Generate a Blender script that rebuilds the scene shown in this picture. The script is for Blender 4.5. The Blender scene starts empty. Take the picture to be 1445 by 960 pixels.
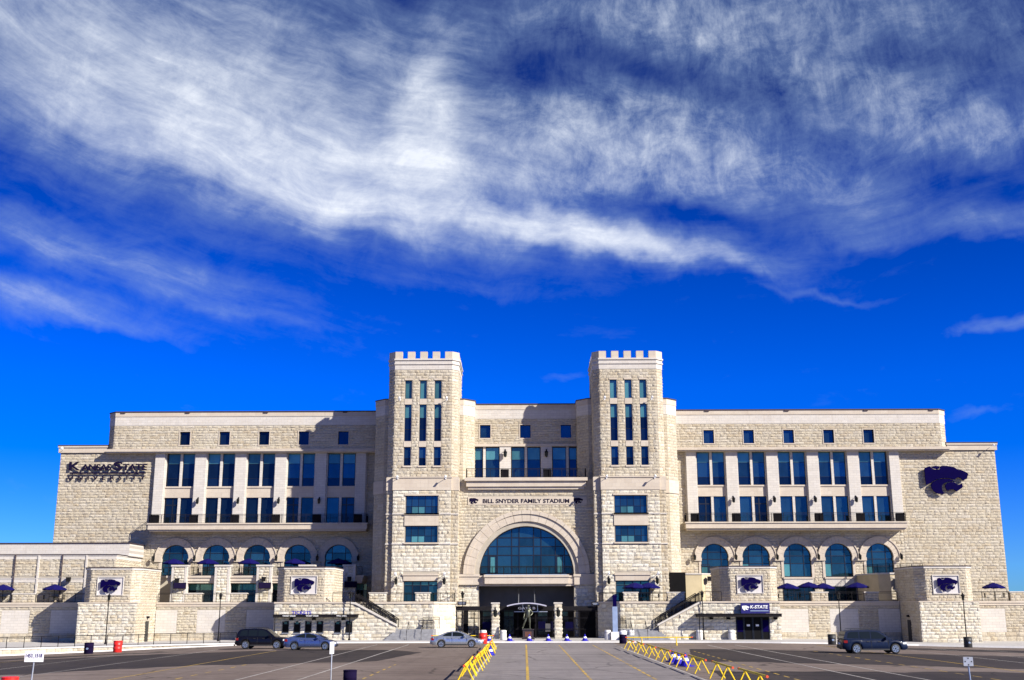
import bpy, bmesh, math, random
from mathutils import Vector, Matrix
random.seed(7)
R = math.radians
SC = bpy.context.scene
COL = SC.collection

# ------------------------------------------------------------------ camera
cam_d = bpy.data.cameras.new('camera')
cam_d.sensor_width = 36.0
cam_d.lens = 36.0 * 1580.0 / 1445.0
cam_d.clip_end = 8000.0
cam = bpy.data.objects.new('camera', cam_d)
COL.objects.link(cam)
cam.location = (-0.25, -128.5, 3.56)
cam.rotation_euler = (Matrix.Rotation(R(0.6), 3, 'Z') @ Matrix.Rotation(R(90 + 13.45), 3, 'X') @ Matrix.Rotation(R(-0.10), 3, 'Z')).to_euler()
SC.camera = cam

# ------------------------------------------------------------------ sun, sky, exposure
SUN_DIR = Vector((1.45, -1.0, 1.05)).normalized()          # from the place towards the sun
SUN_EL = math.asin(SUN_DIR.z)
SUN_AZ = math.atan2(SUN_DIR.x, SUN_DIR.y)                  # clockwise from +Y
sun_d = bpy.data.lights.new('sun', 'SUN')
sun_d.energy = 5.0
sun_d.angle = R(0.5)
sun_d.color = (1.0, 0.94, 0.85)
sun = bpy.data.objects.new('sun', sun_d)
COL.objects.link(sun)
sun.rotation_euler = SUN_DIR.to_track_quat('Z', 'Y').to_euler()
sun.location = (60, -60, 60)
SC.view_settings.view_transform = 'Standard'
SC.view_settings.look = 'None'
SC.view_settings.exposure = 0.95
SC.view_settings.gamma = 1.0
SC.render.engine = 'CYCLES'
SC.cycles.use_denoising = True
SC.cycles.max_bounces = 6


class NT:
    """small helper to write node trees"""
    def __init__(s, tree):
        s.t = tree
        s.t.nodes.clear()

    def n(s, kind, inp=None, **kw):
        nd = s.t.nodes.new(kind)
        for k, v in kw.items():
            setattr(nd, k, v)
        for k, v in (inp or {}).items():
            s.put(nd.inputs[k], v)
        return nd

    def put(s, sock, v):
        if isinstance(v, bpy.types.NodeSocket):
            s.t.links.new(v, sock)
        elif isinstance(v, bpy.types.Node):
            s.t.links.new(v.outputs[0], sock)
        else:
            sock.default_value = v

    def m(s, op, a, b=0.0, c=0.0, clamp=False):
        nd = s.n('ShaderNodeMath', {0: a, 1: b, 2: c}, operation=op, use_clamp=clamp)
        return nd.outputs[0]

    def noise(s, vec, scale, detail=4, rough=0.55, dist=0.0, col=False):
        nd = s.n('ShaderNodeTexNoise', {'Vector': vec, 'Scale': scale, 'Detail': detail, 'Roughness': rough, 'Distortion': dist})
        return nd.outputs[1 if col else 0]

    def mapr(s, v, a, b, c=0.0, d=1.0, smooth=False):
        nd = s.n('ShaderNodeMapRange', {'Value': v, 'From Min': a, 'From Max': b, 'To Min': c, 'To Max': d})
        nd.interpolation_type = 'SMOOTHSTEP' if smooth else 'LINEAR'
        return nd.outputs[0]

    def mix(s, f, a, b, blend='MIX'):
        nd = s.n('ShaderNodeMix', data_type='RGBA', blend_type=blend)
        for i, v in ((0, f), (6, a), (7, b)):
            if isinstance(v, tuple) and len(v) == 3:
                v = (*v, 1)
            s.put(nd.inputs[i], v)
        return nd.outputs[2]

    def map(s, vec, loc=(0, 0, 0), rot=(0, 0, 0), scale=(1, 1, 1), kind='POINT'):
        nd = s.n('ShaderNodeMapping', {'Vector': vec, 'Location': loc, 'Rotation': rot, 'Scale': scale}, vector_type=kind)
        return nd.outputs[0]


def build_world():
    w = bpy.data.worlds.new('World')
    SC.world = w
    w.use_nodes = True
    w.cycles.sampling_method = 'MANUAL'
    w.cycles.sample_map_resolution = 256
    t = NT(w.node_tree)
    sky = t.n('ShaderNodeTexSky', sky_type='NISHITA', sun_disc=False)
    sky.sun_elevation = SUN_EL
    sky.sun_rotation = SUN_AZ
    sky.altitude = 300
    sky.air_density = 1.0
    sky.dust_density = 0.0
    sky.ozone_density = 6.0
    hs = t.n('ShaderNodeHueSaturation', {'Hue': 0.512, 'Saturation': 1.55, 'Value': 1.0, 'Fac': 1.0, 'Color': sky.outputs[0]})
    blue = t.mix(1.0, hs.outputs[0], (0.34, 0.78, 1.72), 'MULTIPLY')
    deep = t.mapr(t.m('ARCSINE', t.n('ShaderNodeSeparateXYZ', {0: t.n('ShaderNodeTexCoord').outputs['Generated']}).outputs[2]), 0.19, 0.44, 1.0, 0.42)
    blue = t.n('ShaderNodeVectorMath', {0: blue, 'Scale': deep}, operation='SCALE').outputs[0]
    # cirrus, in azimuth / elevation of the sky
    tc = t.n('ShaderNodeTexCoord')
    sp = t.n('ShaderNodeSeparateXYZ', {0: tc.outputs['Generated']})
    az = t.m('ARCTAN2', sp.outputs[0], sp.outputs[1])
    el = t.m('ARCSINE', sp.outputs[2])
    uv = t.n('ShaderNodeCombineXYZ', {0: az, 1: el, 2: 0.0}).outputs[0]
    def warp(v, sc, amt, det=3):
        q = t.noise(v, sc, det, 0.55, col=True)
        q = t.n('ShaderNodeVectorMath', {0: q, 1: (0.5, 0.5, 0.5)}, operation='SUBTRACT').outputs[0]
        q = t.n('ShaderNodeVectorMath', {0: q, 'Scale': amt}, operation='SCALE').outputs[0]
        return t.n('ShaderNodeVectorMath', {0: v, 1: q}, operation='ADD').outputs[0]
    fuv = warp(uv, 6.0, 0.040, 2)
    wuv = warp(warp(uv, 6.0, 0.06), 30.0, 0.030, 3)

    def blobs(lst):
        acc = None
        for (a, e, ang, sa, sb, amp) in lst:
            v = t.map(wuv, (a, e, 0), (0, 0, R(ang)), (sa, sb, 1), 'TEXTURE')
            ln = t.n('ShaderNodeVectorMath', {0: v}, operation='LENGTH').outputs['Value']
            g = t.m('EXPONENT', t.m('MULTIPLY', t.m('MULTIPLY', ln, ln), -1.0))
            acc = t.m('MULTIPLY_ADD', g, amp, 0.0 if acc is None else acc)
        return acc
    base = blobs(CLOUDS)
    # away from the view the cirrus goes on in loose fields
    far = t.noise(t.map(uv, (3, 1, 0), (0, 0, R(-20)), (1.2, 3.2, 1)), 1.6, 3, 0.5)
    far = t.mapr(far, 0.45, 0.70, 0.0, 0.6)
    inview = t.m('MULTIPLY', t.mapr(t.m('ABSOLUTE', az), 0.5, 0.8, 1.0, 0.0, True), t.mapr(el, 0.55, 0.75, 1.0, 0.0, True))
    inview = t.m('MULTIPLY', inview, t.mapr(sp.outputs[1], 0.0, 0.2, 0.0, 1.0, True))
    outm = t.m('MULTIPLY', t.m('SUBTRACT', 1.0, inview), t.mapr(el, 0.06, 0.3, 0.0, 1.0, True))
    base = t.m('ADD', t.m('MULTIPLY', base, inview), t.m('MULTIPLY', far, outm))
    # fibres: along the band, and the steep hooks of the upper right
    # the fibres sweep round a centre high above the view; the hooks point away from it
    ctr = t.n('ShaderNodeVectorMath', {0: fuv, 1: (0.15, 2.0, 0.0)}, operation='SUBTRACT').outputs[0]
    rho = t.n('ShaderNodeVectorMath', {0: ctr}, operation='LENGTH').outputs['Value']
    cs = t.n('ShaderNodeSeparateXYZ', {0: ctr})
    phi = t.m('ARCTAN2', cs.outputs[0], t.m('MULTIPLY', cs.outputs[1], -1.0))
    pol = t.n('ShaderNodeCombineXYZ', {0: phi, 1: rho, 2: 0.0}).outputs[0]
    f1 = t.noise(t.map(pol, scale=(6.5, 30, 1)), 1.5, 8, 0.63, 0.25)
    f2 = t.noise(t.map(pol, (3, 2, 0), (0, 0, R(14)), (40, 12, 1)), 1.5, 8, 0.72, 0.40)
    f3 = t.noise(t.map(fuv, (1, 7, 0), (0, 0, R(25)), (10, 15, 1)), 1.9, 8, 0.72, 0.35)
    kk = t.mapr(az, -0.10, 0.06, 0.05, 0.8, True)
    kk = t.m('MULTIPLY', kk, t.mapr(el, 0.33, 0.37, 0.0, 1.0, True))
    fib = t.m('ADD', t.m('MULTIPLY', f1, t.m('SUBTRACT', 1.0, kk)), t.m('MULTIPLY', f2, kk))
    fib = t.m('ADD', t.m('MULTIPLY', fib, 0.5), t.m('MULTIPLY', f3, 0.5))
    base = t.m('MULTIPLY', t.m('SUBTRACT', 1.0, t.m('EXPONENT', t.m('MULTIPLY', base, -1.15))), 1.1)
    dens = t.m('ADD', base, t.m('MULTIPLY', t.m('SUBTRACT', fib, 0.5), t.m('ADD', t.mapr(base, 0.0, 0.45, 0.55, 1.45), t.m('MULTIPLY', kk, t.mapr(base, 0.1, 0.45, 0.0, 0.9)))))
    alpha = t.mapr(dens, 0.04, 1.12, 0.0, 1.0)
    alpha = t.m('MAXIMUM', alpha, 0.0)
    alpha = t.m('MINIMUM', t.m('POWER', alpha, 1.05), 0.95)
    cloud = t.mix(t.mapr(dens, 0.35, 1.05), (3.4, 5.0, 7.6), (9.8, 10.3, 11.2))
    col = t.mix(alpha, blue, cloud)
    bg = t.n('ShaderNodeBackground', {'Color': col, 'Strength': 0.05})
    out = t.n('ShaderNodeOutputWorld')
    t.t.links.new(bg.outputs[0], out.inputs[0])


# (azimuth, elevation, tilt, half length, half width, amount): the cirrus field seen to the east
CLOUDS = [
    (-0.400, 0.428, -16, 0.180, 0.055, 0.80),
    (-0.240, 0.395, -16, 0.150, 0.045, 0.66),
    (-0.150, 0.395, -12, 0.130, 0.045, 0.42),
    (-0.103, 0.448, 76, 0.050, 0.015, 0.60),
    (-0.085, 0.415, 86, 0.055, 0.028, 0.68),
    (0.420, 0.465, -20, 0.130, 0.040, 0.26),
    (0.300, 0.500, -20, 0.100, 0.025, 0.20),
    (-0.260, 0.450, -12, 0.200, 0.055, 0.32),
    (-0.300, 0.500, -8, 0.280, 0.045, 0.42),
    (-0.110, 0.352, -9, 0.170, 0.022, 0.46),
    (0.000, 0.336, -7, 0.160, 0.014, 0.80),
    (0.130, 0.311, -9, 0.100, 0.012, 0.55),
    (0.205, 0.294, -14, 0.045, 0.008, 0.14),
    (-0.100, 0.322, -10, 0.120, 0.010, 0.22),
    (0.040, 0.435, 0, 0.150, 0.055, 0.42),
    (0.050, 0.378, -6, 0.150, 0.032, 0.42),
    (0.190, 0.395, -14, 0.130, 0.042, 0.42),
    (0.280, 0.455, -24, 0.190, 0.026, 0.42),
    (0.390, 0.385, -12, 0.110, 0.024, 0.30),
    (0.300, 0.350, -12, 0.080, 0.020, 0.24),
    (0.060, 0.515, 0, 0.260, 0.028, 0.38),
    (0.010, 0.475, 0, 0.060, 0.035, -0.35),
    (0.120, 0.470, -20, 0.060, 0.018, -0.22),
    (0.130, 0.350, -8, 0.080, 0.012, -0.25),
    (-0.400, 0.300, -10, 0.130, 0.020, 0.26),
    (-0.330, 0.275, -10, 0.120, 0.014, 0.28),
    (-0.440, 0.250, -4, 0.110, 0.013, 0.38),
    (-0.280, 0.252, -10, 0.090, 0.007, 0.24),
    (-0.370, 0.230, -6, 0.090, 0.009, 0.26),
    (0.420, 0.227, 3, 0.035, 0.005, 0.34),
    (0.420, 0.308, -10, 0.050, 0.012, 0.32),
    (0.300, 0.320, 0, 0.045, 0.012, 0.26),
    (0.270, 0.268, -8, 0.060, 0.004, 0.16),
    (-0.020, 0.285, -3, 0.100, 0.010, 0.12),
    (0.390, 0.155, 4, 0.020, 0.004, 0.16),
    (0.040, 0.200, 20, 0.020, 0.006, 0.14),
]
build_world()

# ------------------------------------------------------------------ materials
MAT = {}


def newmat(name):
    m = bpy.data.materials.new(name)
    m.use_nodes = True
    t = NT(m.node_tree)
    b = t.n('ShaderNodeBsdfPrincipled')
    o = t.n('ShaderNodeOutputMaterial')
    t.t.links.new(b.outputs[0], o.inputs[0])
    MAT[name] = m
    return t, b


def geo(t):
    return t.n('ShaderNodeNewGeometry').outputs['Position']


def plain(name, col, rough=0.6, metal=0.0, var=0.12, scale=2.0, bump=0.0, bscale=20.0, coat=0.0, spec=0.5):
    t, b = newmat(name)
    p = geo(t)
    n1 = t.noise(p, scale, 5, 0.6)
    c = t.mix(t.mapr(n1, 0.3, 0.7), tuple(x * (1 - var) for x in col), tuple(min(1, x * (1 + var)) for x in col))
    t.put(b.inputs['Base Color'], c)
    t.put(b.inputs['Roughness'], t.mapr(t.noise(p, scale * 3, 3), 0.3, 0.7, max(0.02, rough - 0.06), min(1, rough + 0.06)))
    b.inputs['Metallic'].default_value = metal
    b.inputs['Specular IOR Level'].default_value = spec
    if coat:
        b.inputs['Coat Weight'].default_value = coat
        b.inputs['Coat Roughness'].default_value = 0.05
    if bump:
        bn = t.n('ShaderNodeBump', {'Strength': bump, 'Distance': 0.02, 'Height': t.noise(p, bscale, 6, 0.6)})
        t.put(b.inputs['Normal'], bn)
    return MAT[name]


def stone_mat(name, tint_socket, pal, bump=0.9, bscale=5.0):
    t, b = newmat(name)
    p = geo(t)
    if tint_socket == 'attr':
        r = t.n('ShaderNodeAttribute', attribute_name='tint').outputs['Fac']
    else:
        r = t.n('ShaderNodeObjectInfo').outputs['Random']
    cr = t.n('ShaderNodeValToRGB', {0: r})
    e = cr.color_ramp.elements
    e[0].position, e[0].color = 0.0, (*pal[0], 1)
    e[1].position, e[1].color = 1.0, (*pal[-1], 1)
    for i, c in enumerate(pal[1:-1]):
        x = e.new((i + 1) / (len(pal) - 1))
        x.color = (*c, 1)
    n1 = t.noise(p, 0.22, 5, 0.6)
    n2 = t.noise(p, 4.0, 6, 0.65)
    c = t.mix(t.mapr(n1, 0.35, 0.7, 0.0, 0.35), cr.outputs[0], (0.36, 0.29, 0.20), 'MIX')
    c = t.mix(1.0, c, t.mix(t.mapr(n2, 0.3, 0.72), (0.72, 0.72, 0.74), (1.08, 1.06, 1.02)), 'MULTIPLY')
    st = t.noise(t.map(p, scale=(1.3, 1.3, 0.16)), 1.1, 4, 0.6)
    c = t.mix(t.mapr(st, 0.56, 0.78, 0.0, 0.4), c, (0.24, 0.21, 0.18), 'MIX')
    t.put(b.inputs['Base Color'], c)
    b.inputs['Roughness'].default_value = 0.92
    b.inputs['Specular IOR Level'].default_value = 0.2
    h = t.m('ADD', t.noise(p, bscale, 6, 0.62), t.m('MULTIPLY', t.noise(p, bscale * 5, 4, 0.6), 0.4))
    t.put(b.inputs['Normal'], t.n('ShaderNodeBump', {'Strength': bump, 'Distance': 0.06, 'Height': h}))


PAL = [(0.52, 0.468, 0.362), (0.485, 0.415, 0.30), (0.55, 0.502, 0.405), (0.505, 0.456, 0.36), (0.535, 0.48, 0.365), (0.575, 0.53, 0.44)]
stone_mat('rock', 'attr', PAL)
stone_mat('rock_block', 'obj', [(0.64, 0.61, 0.51), (0.59, 0.52, 0.385), (0.69, 0.66, 0.57), (0.63, 0.59, 0.48), (0.71, 0.69, 0.61)])
plain('mortar', (0.38, 0.34, 0.275), 0.95, var=0.15, scale=0.7, bump=0.3, bscale=9, spec=0.2)
def cast_mat():
    t, b = newmat('caststone')
    p = geo(t)
    br = t.n('ShaderNodeTexBrick', {'Vector': t.map(p, rot=(R(90), 0, 0)), 'Color1': (0.525, 0.462, 0.378, 1), 'Color2': (0.47, 0.408, 0.33, 1), 'Mortar': (0.34, 0.29, 0.25, 1), 'Scale': 0.55, 'Mortar Size': 0.004})
    n1 = t.noise(p, 0.6, 5, 0.6)
    c = t.mix(t.mapr(n1, 0.35, 0.7, 0, 0.4), br.outputs[0], (0.44, 0.36, 0.28), 'MIX')
    st = t.noise(t.map(p, scale=(2.2, 2.2, 0.2)), 1.2, 5, 0.65)
    c = t.mix(t.mapr(st, 0.55, 0.8, 0.0, 0.4), c, (0.30, 0.25, 0.21), 'MIX')
    t.put(b.inputs['Base Color'], c)
    b.inputs['Roughness'].default_value = 0.85
    b.inputs['Specular IOR Level'].default_value = 0.25
    t.put(b.inputs['Normal'], t.n('ShaderNodeBump', {'Strength': 0.25, 'Distance': 0.02, 'Height': t.noise(p, 14, 5)}))
cast_mat()
def ashlar_mat():
    """smooth-cut stone in fine courses"""
    t, b = newmat('smooth_panel')
    p = geo(t)
    br = t.n('ShaderNodeTexBrick', {'Vector': t.map(p, rot=(R(90), 0, 0)), 'Color1': (0.56, 0.525, 0.475, 1), 'Color2': (0.50, 0.47, 0.43, 1), 'Mortar': (0.36, 0.33, 0.29, 1), 'Scale': 1.0, 'Mortar Size': 0.012, 'Brick Width': 0.8, 'Row Height': 0.31})
    n1 = t.noise(p, 0.7, 5, 0.6)
    c = t.mix(t.mapr(n1, 0.35, 0.7, 0, 0.3), br.outputs[0], (0.46, 0.40, 0.33), 'MIX')
    st = t.noise(t.map(p, scale=(2.0, 2.0, 0.15)), 1.3, 5, 0.65)
    c = t.mix(t.mapr(st, 0.55, 0.8, 0.0, 0.35), c, (0.28, 0.25, 0.22), 'MIX')
    t.put(b.inputs['Base Color'], c)
    b.inputs['Roughness'].default_value = 0.88
    b.inputs['Specular IOR Level'].default_value = 0.2
    h = t.m('ADD', t.m('MULTIPLY', br.outputs['Fac'], -0.6), t.m('MULTIPLY', t.noise(p, 14, 5), 0.4))
    t.put(b.inputs['Normal'], t.n('ShaderNodeBump', {'Strength': 0.35, 'Distance': 0.02, 'Height': h}))
ashlar_mat()
plain('coping', (0.055, 0.040, 0.045), 0.6, 0.1, spec=0.2)
plain('concrete', (0.40, 0.385, 0.37), 0.9, var=0.12, scale=0.9, bump=0.2, bscale=25, spec=0.2)
plain('concrete_dark', (0.115, 0.108, 0.10), 0.9, var=0.15, scale=0.5, bump=0.1, spec=0.2)
plain('white_concrete', (0.62, 0.605, 0.58), 0.8, var=0.08, scale=3)
plain('iron', (0.010, 0.009, 0.011), 0.8, spec=0.12)
plain('frame', (0.010, 0.013, 0.022), 0.4, 0.2)
plain('purple', (0.0025, 0.001, 0.036), 0.9, var=0.1, spec=0.03)
plain('purple_cloth', (0.005, 0.004, 0.075), 0.9, var=0.15, scale=5, spec=0.1)
plain('letter', (0.008, 0.005, 0.024), 0.9, spec=0.05)
plain('white_paint', (0.78, 0.78, 0.78), 0.5, var=0.05)
plain('yellow', (0.72, 0.50, 0.008), 0.55, var=0.25, scale=7)
plain('red', (0.62, 0.02, 0.015), 0.45, var=0.1)
plain('orange_red', (0.75, 0.08, 0.02), 0.5, var=0.1)
plain('cone_blue', (0.012, 0.008, 0.30), 0.6, var=0.1, spec=0.2)
plain('bronze', (0.10, 0.105, 0.075), 0.42, 0.75, var=0.3, scale=6)
plain('granite', (0.035, 0.026, 0.026), 0.25, var=0.4, scale=30)
plain('plaque', (0.14, 0.06, 0.04), 0.4, 0.4)
plain('steel', (0.45, 0.47, 0.50), 0.4, 0.7)
plain('rubber', (0.015, 0.015, 0.016), 0.8)
plain('alloy', (0.55, 0.56, 0.58), 0.25, 0.9, var=0.05)
plain('car_black', (0.004, 0.004, 0.008), 0.3, coat=0.25, var=0.04, spec=0.2)
plain('car_navy', (0.003, 0.008, 0.028), 0.35, 0.0, coat=0.10, var=0.04, spec=0.25)
plain('car_blue', (0.085, 0.12, 0.27), 0.25, 0.6, coat=1.0, var=0.04)
plain('car_silver', (0.40, 0.43, 0.48), 0.25, 0.7, coat=1.0, var=0.03)
plain('car_glass', (0.008, 0.011, 0.011), 0.1, 0.0, var=0.02, spec=0.35)
plain('car_trim', (0.02, 0.02, 0.02), 0.6)
plain('headlight', (0.75, 0.77, 0.8), 0.1, 0.3, coat=1.0)
plain('taillight', (0.35, 0.01, 0.008), 0.15, coat=1.0)
plain('canopy', (0.42, 0.41, 0.50), 0.5, 0.1)
plain('panel_pale', (0.53, 0.50, 0.49), 0.85, var=0.05, spec=0.2)
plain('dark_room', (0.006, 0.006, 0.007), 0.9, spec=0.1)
plain('tan_wall', (0.50, 0.42, 0.27), 0.9, var=0.1, scale=0.8, spec=0.2)
plain('sign_blue', (0.015, 0.012, 0.12), 0.4)
plain('pale_blue', (0.20, 0.26, 0.40), 0.6)
plain('step', (0.235, 0.235, 0.245), 0.9, var=0.2, scale=2.5, spec=0.15)
def paint_mat(name, col):
    t, b = newmat(name)
    p = geo(t)
    w = t.m('ADD', t.m('MULTIPLY', t.noise(p, 9, 5, 0.7), 0.6), t.m('MULTIPLY', t.noise(t.map(p, scale=(1, 0.25, 1)), 0.5, 4, 0.6), 0.5))
    c = t.mix(t.mapr(w, 0.42, 0.66, 0.12, 0.85), col, (0.15, 0.13, 0.12))
    t.put(b.inputs['Base Color'], c)
    b.inputs['Roughness'].default_value = 0.9
    b.inputs['Specular IOR Level'].default_value = 0.15


paint_mat('line_white', (0.58, 0.55, 0.52))
paint_mat('line_yellow', (0.66, 0.42, 0.03))


def glass_mat(name, col, metal, rough=0.05):
    t, b = newmat(name)
    p = geo(t)
    oi = t.n('ShaderNodeObjectInfo').outputs['Random']
    n1 = t.noise(t.map(p, scale=(1, 1, 0.5)), 1.3, 3, 0.5)
    k = t.m('ADD', t.m('MULTIPLY', oi, 0.55), t.m('MULTIPLY', n1, 0.5))
    c = t.mix(k, tuple(x * 0.35 for x in col), tuple(x * 1.6 for x in col))
    t.put(b.inputs['Base Color'], c)
    b.inputs['Metallic'].default_value = metal
    b.inputs['Roughness'].default_value = rough
    t.put(b.inputs['Normal'], t.n('ShaderNodeBump', {'Strength': 0.12, 'Distance': 0.05, 'Height': t.noise(p, 0.7, 2)}))


glass_mat('glass', (0.030, 0.085, 0.115), 0.75)
glass_mat('glass_teal', (0.07, 0.20, 0.20), 0.3)
glass_mat('glass_dark', (0.012, 0.030, 0.052), 0.75)


def asphalt_mat(name, lo, hi, seed):
    t, b = newmat(name)
    p = t.map(geo(t), (seed, seed * 2, 0))
    n1 = t.noise(t.map(p, scale=(1, 0.35, 1)), 0.10, 6, 0.62)
    n2 = t.noise(p, 1.4, 6, 0.7)
    n3 = t.noise(p, 30, 4, 0.7)
    c = t.mix(t.mapr(n1, 0.35, 0.68), lo, hi)
    c = t.mix(1.0, c, t.mix(t.mapr(n2, 0.3, 0.7), (0.78, 0.77, 0.78), (1.12, 1.10, 1.08)), 'MULTIPLY')
    c = t.mix(t.mapr(n3, 0.55, 0.75, 0.0, 0.35), c, tuple(min(1, x * 1.7) for x in hi), 'MIX')
    # tyre tracks run towards the gate
    tr = t.noise(t.map(p, scale=(1.1, 0.03, 1)), 1.0, 5, 0.65)
    c = t.mix(t.mapr(tr, 0.55, 0.75, 0.0, 0.45), c, tuple(x * 0.55 for x in lo), 'MIX')
    ac = t.noise(t.map(p, (7, 3, 0), scale=(0.035, 0.9, 1)), 1.0, 5, 0.65)
    c = t.mix(t.mapr(ac, 0.50, 0.72, 0.0, 0.55), c, tuple(x * 0.5 for x in lo), 'MIX')
    c = t.mix(t.mapr(ac, 0.30, 0.46, 0.35, 0.0), c, tuple(min(1, x * 1.3) for x in hi), 'MIX')
    # cracks
    vo = t.n('ShaderNodeTexVoronoi', {'Vector': t.n('ShaderNodeVectorMath', {0: p, 1: t.noise(p, 0.5, 4, 0.6, col=True)}, operation='ADD').outputs[0], 'Scale': 0.11}, feature='DISTANCE_TO_EDGE')
    c = t.mix(t.mapr(vo.outputs['Distance'], 0.003, 0.012, 0.7, 0.0), c, tuple(x * 0.3 for x in lo), 'MIX')
    # oil drops
    oil = t.noise(p, 0.55, 3, 0.4)
    c = t.mix(t.mapr(oil, 0.68, 0.76, 0.0, 0.55), c, tuple(x * 0.35 for x in lo), 'MIX')
    t.put(b.inputs['Base Color'], c)
    b.inputs['Roughness'].default_value = 0.9
    b.inputs['Specular IOR Level'].default_value = 0.25
    t.put(b.inputs['Normal'], t.n('ShaderNodeBump', {'Strength': 0.3, 'Distance': 0.01, 'Height': n3}))


asphalt_mat('asphalt', (0.128, 0.098, 0.083), (0.200, 0.163, 0.140), 0)
asphalt_mat('asphalt_lane', (0.165, 0.150, 0.150), (0.225, 0.205, 0.203), 13)
asphalt_mat('asphalt_dark', (0.022, 0.017, 0.017), (0.050, 0.040, 0.036), 29)


# ------------------------------------------------------------------ mesh helpers
class MB:
    def __init__(s):
        s.v, s.f, s.t = [], [], []

    def face(s, pts, tint=0.5):
        i = len(s.v)
        s.v += [tuple(p) for p in pts]
        s.f.append(tuple(range(i, i + len(pts))))
        s.t.append(tint)

    def box(s, x0, x1, y0, y1, z0, z1):
        x0, x1 = sorted((x0, x1)); y0, y1 = sorted((y0, y1)); z0, z1 = sorted((z0, z1))
        return s.prism([(x0, y0), (x1, y0), (x1, y1), (x0, y1)], z0, z1)

    def prism(s, poly, z0, z1):
        a = sum(poly[i][0] * poly[(i + 1) % len(poly)][1] - poly[(i + 1) % len(poly)][0] * poly[i][1] for i in range(len(poly)))
        if a < 0:
            poly = poly[::-1]
        i, n = len(s.v), len(poly)
        s.v += [(p[0], p[1], z0) for p in poly] + [(p[0], p[1], z1) for p in poly]
        s.f += [tuple(range(i + n - 1, i - 1, -1)), tuple(range(i + n, i + 2 * n))]
        s.f += [(i + k, i + (k + 1) % n, i + n + (k + 1) % n, i + n + k) for k in range(n)]
        s.t += [0.5] * (n + 2)
        return s

    def xz(s, poly, y0, y1):
        """polygon in x, z pushed from y0 (front) to y1"""
        if y0 > y1:
            y0, y1 = y1, y0
        a = sum(poly[i][0] * poly[(i + 1) % len(poly)][1] - poly[(i + 1) % len(poly)][0] * poly[i][1] for i in range(len(poly)))
        if a < 0:
            poly = poly[::-1]
        i, n = len(s.v), len(poly)
        s.v += [(p[0], y0, p[1]) for p in poly] + [(p[0], y1, p[1]) for p in poly]
        s.f += [tuple(range(i, i + n)), tuple(range(i + 2 * n - 1, i + n - 1, -1))]
        s.f += [(i + (k + 1) % n, i + k, i + n + k, i + n + (k + 1) % n) for k in range(n)]
        s.t += [0.5] * (n + 2)
        return s

    def tube(s, pts, r, n=6, r2=None):
        pts = [Vector(p) for p in pts]
        rings = []
        for k, p in enumerate(pts):
            d = (pts[min(k + 1, len(pts) - 1)] - pts[max(k - 1, 0)]).normalized()
            a = d.cross(Vector((0, 0, 1)))
            if a.length < 0.05:
                a = Vector((1, 0, 0))
            a.normalize()
            b = d.cross(a)
            rr = r if r2 is None else r + (r2 - r) * k / (len(pts) - 1)
            i = len(s.v)
            s.v += [tuple(p + (a * math.cos(q) + b * math.sin(q)) * rr) for q in (2 * math.pi * j / n + math.pi / n for j in range(n))]
            rings.append(i)
        for i, j in zip(rings, rings[1:]):
            s.f += [(i + k, i + (k + 1) % n, j + (k + 1) % n, j + k) for k in range(n)]
            s.t += [0.5] * n
        s.f += [tuple(range(rings[0] + n - 1, rings[0] - 1, -1)), tuple(range(rings[-1], rings[-1] + n))]
        s.t += [0.5] * 2
        return s

    def lathe(s, prof, n=16, c=(0, 0, 0)):
        i = len(s.v)
        for (r, z) in prof:
            s.v += [(c[0] + r * math.cos(2 * math.pi * k / n), c[1] + r * math.sin(2 * math.pi * k / n), c[2] + z) for k in range(n)]
        for a in range(len(prof) - 1):
            s.f += [(i + a * n + k, i + a * n + (k + 1) % n, i + (a + 1) * n + (k + 1) % n, i + (a + 1) * n + k) for k in range(n)]
            s.t += [0.5] * n
        s.f += [tuple(range(i + n - 1, i - 1, -1)), tuple(range(i + (len(prof) - 1) * n, i + len(prof) * n))]
        s.t += [0.5] * 2
        return s

    def mesh(s, name, mat, smooth=False, tint=False):
        me = bpy.data.meshes.new(name)
        me.from_pydata(s.v, [], s.f)
        if tint:
            at = me.attributes.new('tint', 'FLOAT', 'FACE')
            at.data.foreach_set('value', s.t)
        if smooth:
            me.polygons.foreach_set('use_smooth', [True] * len(me.polygons))
        me.materials.append(MAT[mat])
        return me

    def build(s, name, mat, parent=None, smooth=False, tint=False):
        return put(name, s.mesh(name, mat, smooth, tint), parent)


def put(name, mesh, parent=None, loc=None, scale=None, rz=None):
    o = bpy.data.objects.new(name, mesh)
    COL.objects.link(o)
    if parent is not None:
        o.parent = parent
    if loc is not None:
        o.location = loc
    if scale is not None:
        o.scale = scale
    if rz is not None:
        o.rotation_euler = (0, 0, rz)
    return o


def thing(name, label, cat, loc=(0, 0, 0), rz=0.0, group=None):
    o = put(name, None, None, loc, None, rz)
    o['label'] = label; o['category'] = cat
    if group:
        o['group'] = group
    return o


def tag(o, label, cat, group=None):
    o['label'] = label; o['category'] = cat
    if group:
        o['group'] = group
    return o


def structure(o):
    o['kind'] = 'structure'
    return o


def copy_tree(o, loc=None, rz=None, label=None, parent=None):
    c = o.copy()
    COL.objects.link(c)
    c.parent = parent
    if loc is not None:
        c.location = loc
    if rz is not None:
        c.rotation_euler = (0, 0, rz)
    if label:
        c['label'] = label
    for ch in o.children:
        copy_tree(ch, parent=c)
    return c


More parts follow.
